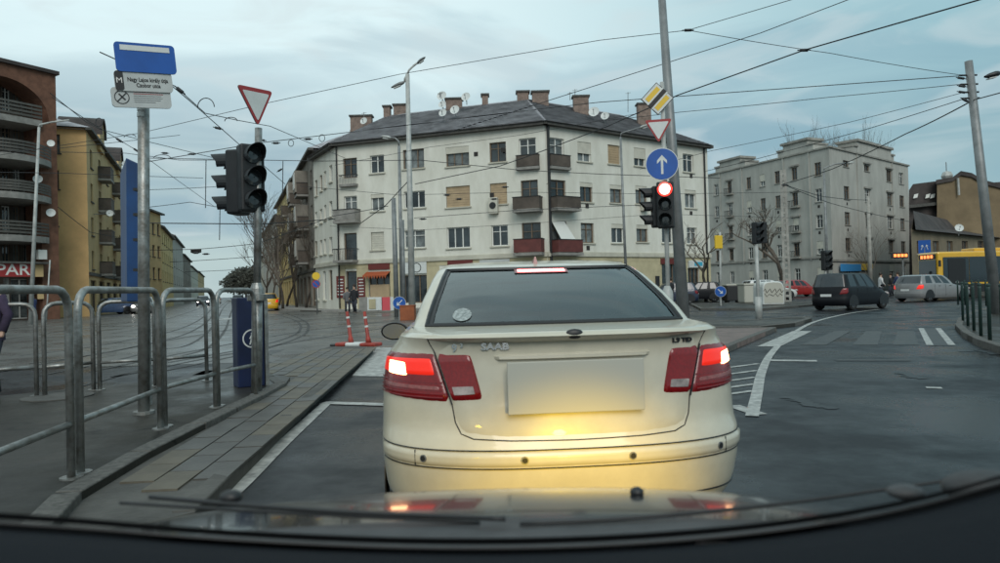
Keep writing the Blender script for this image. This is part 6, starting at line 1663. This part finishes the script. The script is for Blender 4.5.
# ---------------------------------------------------------------- generic cars
def car(label, px, py, Y, head, paint, Lc=4.2, Wc=1.75, Hc=1.5, style='hatch', lights=None, loc=None, group=None):
    """head: heading in degrees clockwise from +Y; (px, py, Y) marks the centre of the car on the ground"""
    p = loc or D(px, py, Y); w_ = Wc / 2; H = Hc; b = {'hatch': .62, 'mpv': .60, 'estate': .64, 'van': .55}[style] * H
    t = thing('car', label, 'car', (0, 0, 0))
    yu = {'hatch': .28, 'mpv': .16, 'estate': .30, 'van': .08}[style]; fr = {'hatch': .72, 'mpv': .78, 'estate': .70, 'van': .82}[style] * Lc; ff = {'hatch': .58, 'mpv': .62, 'estate': .56, 'van': .70}[style] * Lc
    low = [(.2, .2, w_ * .93, .08, Lc - .06, .5, .6, 2.8), (.32, .32, w_ * .98, .02, Lc - .01, .5, .6, 2.8), (.5, .46, w_, .0, Lc, .5, .6, 2.8), (.58, .52, w_, .03, Lc - .02, .5, .6, 2.8), (b * .85, .66, w_ * .995, .05, Lc - .12, .5, .6, 2.8), (b, .74, w_ * .97, .08, Lc - .3, .46, .7, 2.9)]
    up = [(b + .04, .80, w_ * .95, .09, lerp(fr, Lc, .55), .42, .7, 3), (b + .06, b - .02, w_ * .93, .10, fr, .36, .6, 3), (lerp(b, H, .35), lerp(b, H, .3), w_ * .88, .10 + yu * .35, lerp(fr, ff, .35), .3, .5, 3), (lerp(b, H, .65), lerp(b, H, .62), w_ * .82, .10 + yu * .65, lerp(fr, ff, .65), .28, .5, 3), (H * .955, H * .945, w_ * .77, .10 + yu, ff, .26, .45, 3),
          (H * .985, H * .98, w_ * .68, .2 + yu, ff - .25, .3, .4, 2.8), (H, H, w_ * .45, .5 + yu, ff - .6, .3, .3, 2.6)]
    shell(t, low, up, paint, 1, 4, .93, (0, 5, 6, 11), nslices=12)
    for s in (-1, 1):
        for y in (.17 * Lc + .05, Lc * .80):
            wheel(t, s * (w_ - .015), y, .31, s)
            obj('wheel_arch', MB().prism([V((s * (w_ - .004), y + .37 * math.cos(R(q)), .31 + .37 * math.sin(R(q)))) for q in range(-15, 196, 15)], (s * .008, 0, 0)), 'trim_black', t)
        tl = obj('tail_light', rpatch(low, [(s * a, z) for a, z in ((w_ * .66, b * .72), (w_ * .985, b * .74), (w_ * .965, b * 1.0), (w_ * .78, b * .98))], .012, 8, 5, sq=.1, th=True), 'brake_red' if lights == 'rear' else 'red_lens', t)
        if lights == 'rear': obj('bulb_glow', rpatch(low, [(s * a, z) for a, z in ((w_ * .82, b * .8), (w_ * .93, b * .8), (w_ * .93, b * .92), (w_ * .82, b * .92))], .018, 3, 3, th=True), 'brake_red', tl)
        hl = MB(); c_ = V((s * w_ * .72, Lc - .2, .66)); hl.ball(c_, .13, 10, (1.1, 1.2, .7))
        obj('headlight', hl, 'head_lit' if lights == 'front' else 'clear_lens', t, smooth=True)
        mb = MB().ball((s * (w_ + .09), ff + .45, b + .06), .1, 10, (1, .6, .7)); obj('door_mirror', mb, paint, t, smooth=True)
        for y in (Lc * .36, Lc * .56): obj('door_handle', MB().box((s * (w_ - .01), y, b - .1), (.03, .16, .025)), 'trim_black', t)
        for y in (Lc * .27, Lc * .47, Lc * .70): obj('panel_gap', MB().box((s * (w_ - .001), y, (b + .3) / 2), (.006, .01, b - .3)), 'trim_black', t)
    obj('number_plate', MB().box((0, .0 + rear_y(low, 0, .62) - .015, .66), (.5, .012, .11)), 'plate_white', t); obj('front_plate', MB().box((0, Lc + .005, .42), (.5, .012, .11)), 'plate_white', t)
    obj('grille', MB().box((0, Lc - .03, .6), (.7, .05, .12)), 'trim_black', t)
    obj('bumper_line', rline(low, [(x / 12 * w_ * .97, .56) for x in range(-12, 13)], .004, .006, 2), 'trim_black', t)
    # origin at the centre
    a = R(-head); off = Matrix.Rotation(a, 3, 'Z') @ V((0, Lc / 2, 0))
    t.location = (p.x - off.x, p.y - off.y, 0); t.rotation_euler = (0, 0, a)
    return t
car('black people carrier turning right across the junction', 851, 300, 31.5, 56, 'paint_black', 4.0, 1.70, 1.62, 'mpv', 'none')
car('grey estate car turning right in front of the yellow bus, brake lights lit', 932, 293, 40, 66, 'paint_silver', 4.6, 1.8, 1.5, 'estate', 'rear')
car('black hatchback parked sideways under the crooked tree', 696, 298, 51, -78, 'paint_black', 3.9, 1.68, 1.45, 'hatch')
car('red hatchback parked behind the cream container', 799, 296, 60, 80, 'paint_red', 4.0, 1.7, 1.45, 'hatch')
car('yellow taxi seen from behind at the foot of the dense avenue', 267, 308, 60, -20, 'paint_yellow', 4.4, 1.76, 1.48, 'estate', 'rear')
car('dark blue hatchback standing by the ochre block', 108, 316, 60, -140, 'paint_blue', 4.0, 1.72, 1.45, 'hatch')
car('silver car with lit headlights coming towards us, half hidden by the sign pole', 143, 316, 62, 156, 'paint_silver', 4.3, 1.76, 1.5, 'hatch', 'front')
car('small dark car with lit headlights far down the tram street', 203, 306, 100, 157, 'paint_navy', 4.3, 1.76, 1.5, 'hatch', 'front')
car('distant white car driving away along the tram tracks', 216, 304, 130, -22, 'paint_white', 4.3, 1.76, 1.5, 'hatch')
car('distant red lit car queueing behind the blue post', 238, 303, 105, -22, 'paint_navy', 4.3, 1.76, 1.5, 'hatch', 'rear')
car('white car parked behind the cream container', 768, 296, 52, 85, 'paint_white', 4.1, 1.7, 1.5, 'hatch')
car('dark parked car at the kerb behind the big steel pole', 668, 300, 47, -85, 'paint_navy', 4.0, 1.7, 1.45, 'hatch')
# ---------------------------------------------------------------- yellow bus
c0 = D(917, 280, 45); bh = 2.95
t = thing('city_bus', 'yellow city bus with lit orange destination display passing on the right', 'bus', (c0.x, c0.y, 0), world=True)
f0, f1 = D(918, 280, 46.5), D(938.5, 280, 44.2); f0, f1 = V((f0.x, f0.y, 0)), V((f1.x, f1.y, 0))
sd_ = V((.985, .17, 0)).normalized(); Ls = 12.0; fw_ = f1 - f0; up = V((0, 0, 1))
fn = fw_.cross(up).normalized(); fn = fn if fn.dot(V((0, -1, 0))) > 0 or fn.x < 0 else -fn
sn = sd_.cross(up).normalized(); sn = sn if sn.y < 0 else -sn
body = MB(); P = [f0, f1, f1 + sd_ * Ls, f0 + sd_ * Ls]
body.prism([p_ + up * .35 for p_ in P], up * (bh - .35)); obj('body', body, 'paint_yellow', t, bevel=.12)
obj('windscreen', MB().ob(f0 + fw_ * .08 + up * .95 - sd_ * .015, fw_ * .84, -sd_ * .02, up * 1.5), 'car_glass', t)
o = obj('destination_display', MB().ob(f0 + fw_ * .1 + up * 2.5 - sd_ * .015, fw_ * .8, -sd_ * .03, up * .32), 'trim_black', t)
for k in range(4): obj('led_character', MB().ob(f0 + fw_ * (.2 + .16 * k) + up * 2.56 - sd_ * .046, fw_ * .11, -sd_ * .01, up * .2), 'led_orange', o)
for k in range(6):
    a = .35 + 1.9 * k
    obj('side_window', MB().ob(f1 + sd_ * a + up * .98 + sn * .012, sd_ * 1.87, sn * .015, up * 1.62), 'car_glass', t)
for a in (.7, 5.5, 9.2): obj('door', MB().ob(f1 + sd_ * a + up * .4 + sn * .030, sd_ * 1.25, sn * .02, up * 2.1), 'trim_black', t)
obj('skirt', MB().ob(f1 + sd_ * .2 + up * .36 + sn * .005, sd_ * (Ls - .4), sn * .008, up * .5), 'trim_black', t)
for a in (2.6, 8.2):
    q = f1 + sd_ * a + up * .48; obj('wheel', MB().tube([q - sn * .2, q + sn * .03], .48, 20), 'tyre', t)
for e in (.12, .78): obj('headlight', MB().ob(f0 + fw_ * e + up * .62 - sd_ * .02, fw_ * .12, -sd_ * .03, up * .14), 'clear_lens', t)
obj('roof_unit', MB().ob(f0 + fw_ * .2 + sd_ * 3 + up * bh, fw_ * .6, sd_ * 3, up * .22), 'paint_yellow', t, bevel=.05)
q = f1 + up * 2.2 - sd_ * .1 + sn * .25; obj('mirror', MB().box(q, (.12, .1, .4)), 'trim_black', t)
# ================================================================ PEOPLE
def person(label, px, py, Y, face, coat='coat_black', h=1.74, loc=None, walk=.12, hood=False, group=None, lean=0.0):
    """one continuous skinned body; hair, coat, trousers and shoes are parts"""
    p = loc or D(px, py, Y); k = h / 1.75
    t = thing('person', label, 'person', (p.x, p.y, p.z if loc else 0.0), R(face), group=group)
    J = {'pel': (0, 0, .95), 'bel': (0, lean * .2, 1.08), 'che': (0, lean * .5, 1.32), 'nek': (0, lean * .8, 1.49), 'chn': (0, .02 + lean, 1.58), 'hed': (0, .01 + lean, 1.70),
         'hl': (-.10, 0, .92), 'kl': (-.11, walk * .8, .50), 'al': (-.11, walk * .2, .09), 'tl': (-.12, walk * .2 + .16, .04), 'hr': (.10, 0, .92), 'kr': (.11, -walk * .1, .50), 'ar': (.11, -walk * 1.3, .11), 'tr': (.12, -walk * 1.3 + .15, .04),
         'sl': (-.19, lean * .6, 1.42), 'el': (-.25, -walk * .4, 1.15), 'wl': (-.26, walk * .3 + .02, .92), 'ml': (-.26, walk * .35 + .04, .84), 'sr': (.19, lean * .6, 1.42), 'er': (.25, walk * .2, 1.15), 'wr': (.26, walk + .05, .94), 'mr': (.26, walk + .08, .86)}
    names = list(J); E = [('pel', 'bel'), ('bel', 'che'), ('che', 'nek'), ('nek', 'chn'), ('chn', 'hed'), ('pel', 'hl'), ('hl', 'kl'), ('kl', 'al'), ('al', 'tl'), ('pel', 'hr'), ('hr', 'kr'), ('kr', 'ar'), ('ar', 'tr'), ('che', 'sl'), ('sl', 'el'), ('el', 'wl'), ('wl', 'ml'), ('che', 'sr'), ('sr', 'er'), ('er', 'wr'), ('wr', 'mr')]
    rad = {'pel': .13, 'bel': .12, 'che': .135, 'nek': .055, 'chn': .07, 'hed': .085, 'h': .085, 'k': .055, 'a': .04, 't': .035, 's': .06, 'e': .042, 'w': .03, 'm': .035}
    me = bpy.data.meshes.new('body'); me.from_pydata([tuple(c * k for c in J[n_]) for n_ in names], [(names.index(a), names.index(b)) for a, b in E], []); me.update()
    o = obj('body', me, 'skin', t)
    md = o.modifiers.new('skin', 'SKIN'); lay = me.skin_vertices[0] if me.skin_vertices else None
    if lay is None: me.skin_vertices_new if False else None
    if me.skin_vertices:
        for i, n_ in enumerate(names):
            r_ = rad.get(n_, rad.get(n_[0], .05)) * k; me.skin_vertices[0].data[i].radius = (r_, r_)
            me.skin_vertices[0].data[i].use_root = n_ == 'pel'
    sb = o.modifiers.new('sub', 'SUBSURF'); sb.levels = 1; sb.render_levels = 1
    P = {n_: V(J[n_]) * k for n_ in names}
    def loft(secs, n=14):
        return MB().grid([[c_ + V((a * math.cos(2 * math.pi * i / n), b * math.sin(2 * math.pi * i / n), 0)) for i in range(n + 1)] for c_, a, b in secs])
    cm = loft([(V((0, 0, .80)) * k, .205 * k, .16 * k), (V((0, 0, .95)) * k, .20 * k, .155 * k), (P['bel'], .18 * k, .14 * k), (P['che'], .215 * k, .15 * k), (P['che'] + V((0, 0, .1 * k)), .20 * k, .13 * k), (P['nek'] - V((0, 0, .03 * k)), .10 * k, .09 * k), (P['nek'] + V((0, 0, .02 * k)), .07 * k, .07 * k)])
    for s in 'lr': cm.tube([P['s' + s], P['e' + s], P['w' + s]], [.075 * k, .062 * k, .05 * k], 8)
    obj('coat', cm, coat, t, smooth=True)
    tm = MB()
    for s in 'lr': tm.tube([P['h' + s] + V((0, 0, -.02)), P['k' + s], P['a' + s]], [.105 * k, .078 * k, .06 * k], 10)
    obj('trousers', tm, 'trousers', t, smooth=True)
    for s in 'lr':
        q = P['a' + s]; obj('shoe', MB().ball(q + V((0, .06, -.03)), .1 * k, 10, (.5, 1.2, .5)), 'trim_black', t, smooth=True)
    hd_ = P['hed']; mb = MB().ball(hd_ + V((0, -.018, .02)), .108 * k, 12, (.9, 1, 1.08)); obj('hood' if hood else 'hair', mb, coat if hood else 'hair', t, smooth=True)
    obj('nose', MB().ball(hd_ + V((0, .10 * k, -.035 * k)), .018 * k, 6), 'skin', t)
    return t
person('dark clothed pedestrian waiting at the corner shop behind the red posts', 354.5, 305, 46, 160, 'coat_black', 1.82)
person('pedestrian in grey coat standing left of the dark clothed one', 347.5, 305, 46.5, 200, 'coat_grey', 1.66)
person('pedestrian in purple coat cut off by the left picture edge', 0, 0, 0, 170, 'coat_purple', 1.52, loc=V((D(-9, 400, 8.4).x, 8.4, IZ)), lean=.05)
person('dark pedestrian in front of the supermarket, nearest the left edge', 5, 308, 44, 120, 'coat_black', 1.7)
person('pedestrian in blue jacket before the supermarket column', 33, 308, 44, 80, 'coat_blue', 1.75)
person('pedestrian in blue jacket at the bus stop left of the estate car', 898, 290, 50, 100, 'coat_blue', 1.75)
person('pedestrian with white jacket behind the black people carrier', 881, 290, 48, -100, 'coat_white', 1.7)
person('dark pedestrian beside the one in blue at the bus stop', 891, 290, 52, 60, 'coat_black', 1.7)
person('person in dark coat behind the big steel pole by the shop', 671, 290, 45, 30, 'coat_black', 1.7)
# ================================================================ OUR OWN CAR (bonnet and dashboard seen past the windscreen foot)
t = thing('car', 'our own dark car: bonnet, scuttle and dashboard along the bottom edge', 'car', (0, -.3, 0), world=True)
mk('bonnet_paint', (.022, .024, .027), .17, noise=5, amt=.2, coat=.45, spec=.5)
M['bonnet_paint'].node_tree.nodes['Principled BSDF'].inputs['Metallic'].default_value = .2
def bz(d, x):                                            # bonnet height at distance d
    q = d - .95
    return .978 - .10 * q - .16 * q * q * (1 if q > 0 else 0) - .035 * (abs(x + .03) / .75) ** 2.6 - 2.5 * max(0, d - 1.64) ** 2
rows = []
for i in range(41):
    d = lerp(.86, 1.80, i / 40); rows.append([V((lerp(-.80, .74, j / 48), d - .22 * (abs(lerp(-.77, .77, j / 48)) / .77) ** 3 * (i / 40), bz(d, lerp(-.80, .74, j / 48)))) for j in range(49)])
obj('bonnet', MB().grid(rows), 'bonnet_paint', t, smooth=True)
edge_ = [rows[-1][j] for j in range(49)]
obj('bumper', MB().grid([edge_, [p_ + V((0, .05, -.12)) for p_ in edge_], [p_ + V((0, .06, -.5)) for p_ in edge_]]), 'bonnet_paint', t, smooth=True)
for s, x0 in ((-1, -.80), (1, .74)):
    c = [rows[i][0 if s < 0 else -1] for i in range(41)]; obj('wing', MB().grid([c, [p_ + V((s * .06, 0, -.05)) for p_ in c], [p_ + V((s * .09, 0, -.35)) for p_ in c]]), 'bonnet_paint', t, smooth=True)
c_ = D(637, 497, 1.22); mb = MB().ball((c_.x, c_.y, bz(1.22, c_.x) + .004), .0125, 12, (1, 1, .75)); obj('washer_nozzle', mb, 'trim_black', t, smooth=True)
# scuttle panel and foot of the windscreen
line = [(-60, 520), (0, 523.5), (100, 530), (200, 538), (320, 545), (430, 548.5), (540, 548), (650, 543), (760, 533), (860, 518), (930, 503), (985, 488), (1060, 468)]
def at(px, py, Y): return D(px, py, Y)
LN = smooth_pts([at(x, y, .80 - .10 * abs((x - 480) / 520) ** 2) for x, y in line], 6)
LB_ = []
for p_ in LN:
    LB_.append(V((p_.x * 1.30, p_.y + .15, min(p_.z + .012, bz(.95, p_.x) + .012))))
mk('scuttle', (.055, .055, .057), .6, noise=8, amt=.4)
mk('frit', (.010, .011, .013), .35)
obj('scuttle_panel', MB().grid([LN, LB_, [V((p_.x, p_.y + .13, p_.z - .045)) for p_ in LB_]]), 'scuttle', t, smooth=True)
obj('windscreen_seal', MB().tube(LN, .0018, 8), 'trim_black', t, smooth=True)
mb = MB(); mb.grid([[p_ + V((0, .0, .004)) for p_ in LN], [V((p_.x * 1.02, p_.y - .012, p_.z + .016)) for p_ in LN]]); obj('windscreen_border', mb, 'frit', t, smooth=True)
mk('dash_plastic', (.006, .008, .0115), .85, spec=.15, noise=2, amt=.15, bump=.25, bscale=220)
mb = MB(); mb.grid([[p_ + V((0, -.006, -.004)) for p_ in LN], [V((p_.x * .96, p_.y - .14, p_.z + .035)) for p_ in LN], [V((p_.x * .9, p_.y - .32, p_.z + .06)) for p_ in LN], [V((p_.x * .9, p_.y - .62, p_.z + .02)) for p_ in LN], [V((p_.x * .9, p_.y - .66, p_.z - .3)) for p_ in LN]])
obj('dashboard', mb, 'dash_plastic', t, smooth=True)
# wiper resting on the scuttle
wp = [at(150, 497, 1.02), at(240, 505, .98), at(340, 512, .95), at(430, 516, .93), at(505, 519, .90)]
obj('wiper_arm', MB().tube(smooth_pts(wp, 4), [.0035] * 17, 8), 'trim_black', t, smooth=True)
wq = [at(120, 503, 1.0), at(250, 511, .97), at(380, 518, .94), at(480, 523, .92)]
obj('wiper_blade', MB().tube(smooth_pts(wq, 4), .0025, 6), 'trim_black', t, smooth=True)
wr = [at(520, 524, .9), at(650, 517, .92), at(780, 504, .95), at(880, 490, .97), at(965, 478, .98)]
obj('wiper_arm', MB().tube(smooth_pts(wr, 4), .003, 8), 'trim_black', t, smooth=True)
mb = MB(); c_ = at(985, 487, .80); mb.ball(c_, .035, 14, (1.4, .8, .55)); obj('scuttle_cap', mb, 'scuttle', t, smooth=True)
mb = MB(); c_ = at(905, 492, .88); mb.ball(c_, .018, 12, (1.3, 1, .5)); obj('wiper_pivot', mb, 'scuttle', t, smooth=True)
c_ = at(231, 497, 1.0); obj('wiper_pivot', MB().ball(c_, .014, 12, (1.2, 1, .7)), 'trim_black', t, smooth=True)
# lit headlights of our own car: they throw the warm glow on the bumper ahead
for s in (-1, 1):
    o = obj('headlight', MB().ball((s * .58 - .03, 1.72, .64), .09, 12, (1.1, .5, .8)), 'clear_lens', t, smooth=True)
    l = bpy.data.lights.new('headlight_beam', 'SPOT'); l.energy = (16 if s < 0 else 88); l.color = (1, .64, .02); l.spot_size = R(62); l.spot_blend = .8; l.shadow_soft_size = .06
    lo = bpy.data.objects.new('headlight_beam', l); COL.objects.link(lo); lo.location = (s * .55 - .02, 1.86, .62)
    lo.rotation_euler = (V((.14 if s > 0 else 0, -1, .30))).to_track_quat('Z', 'Y').to_euler()
    lo.parent = t; lo.matrix_parent_inverse = Matrix.Translation(-t.location)
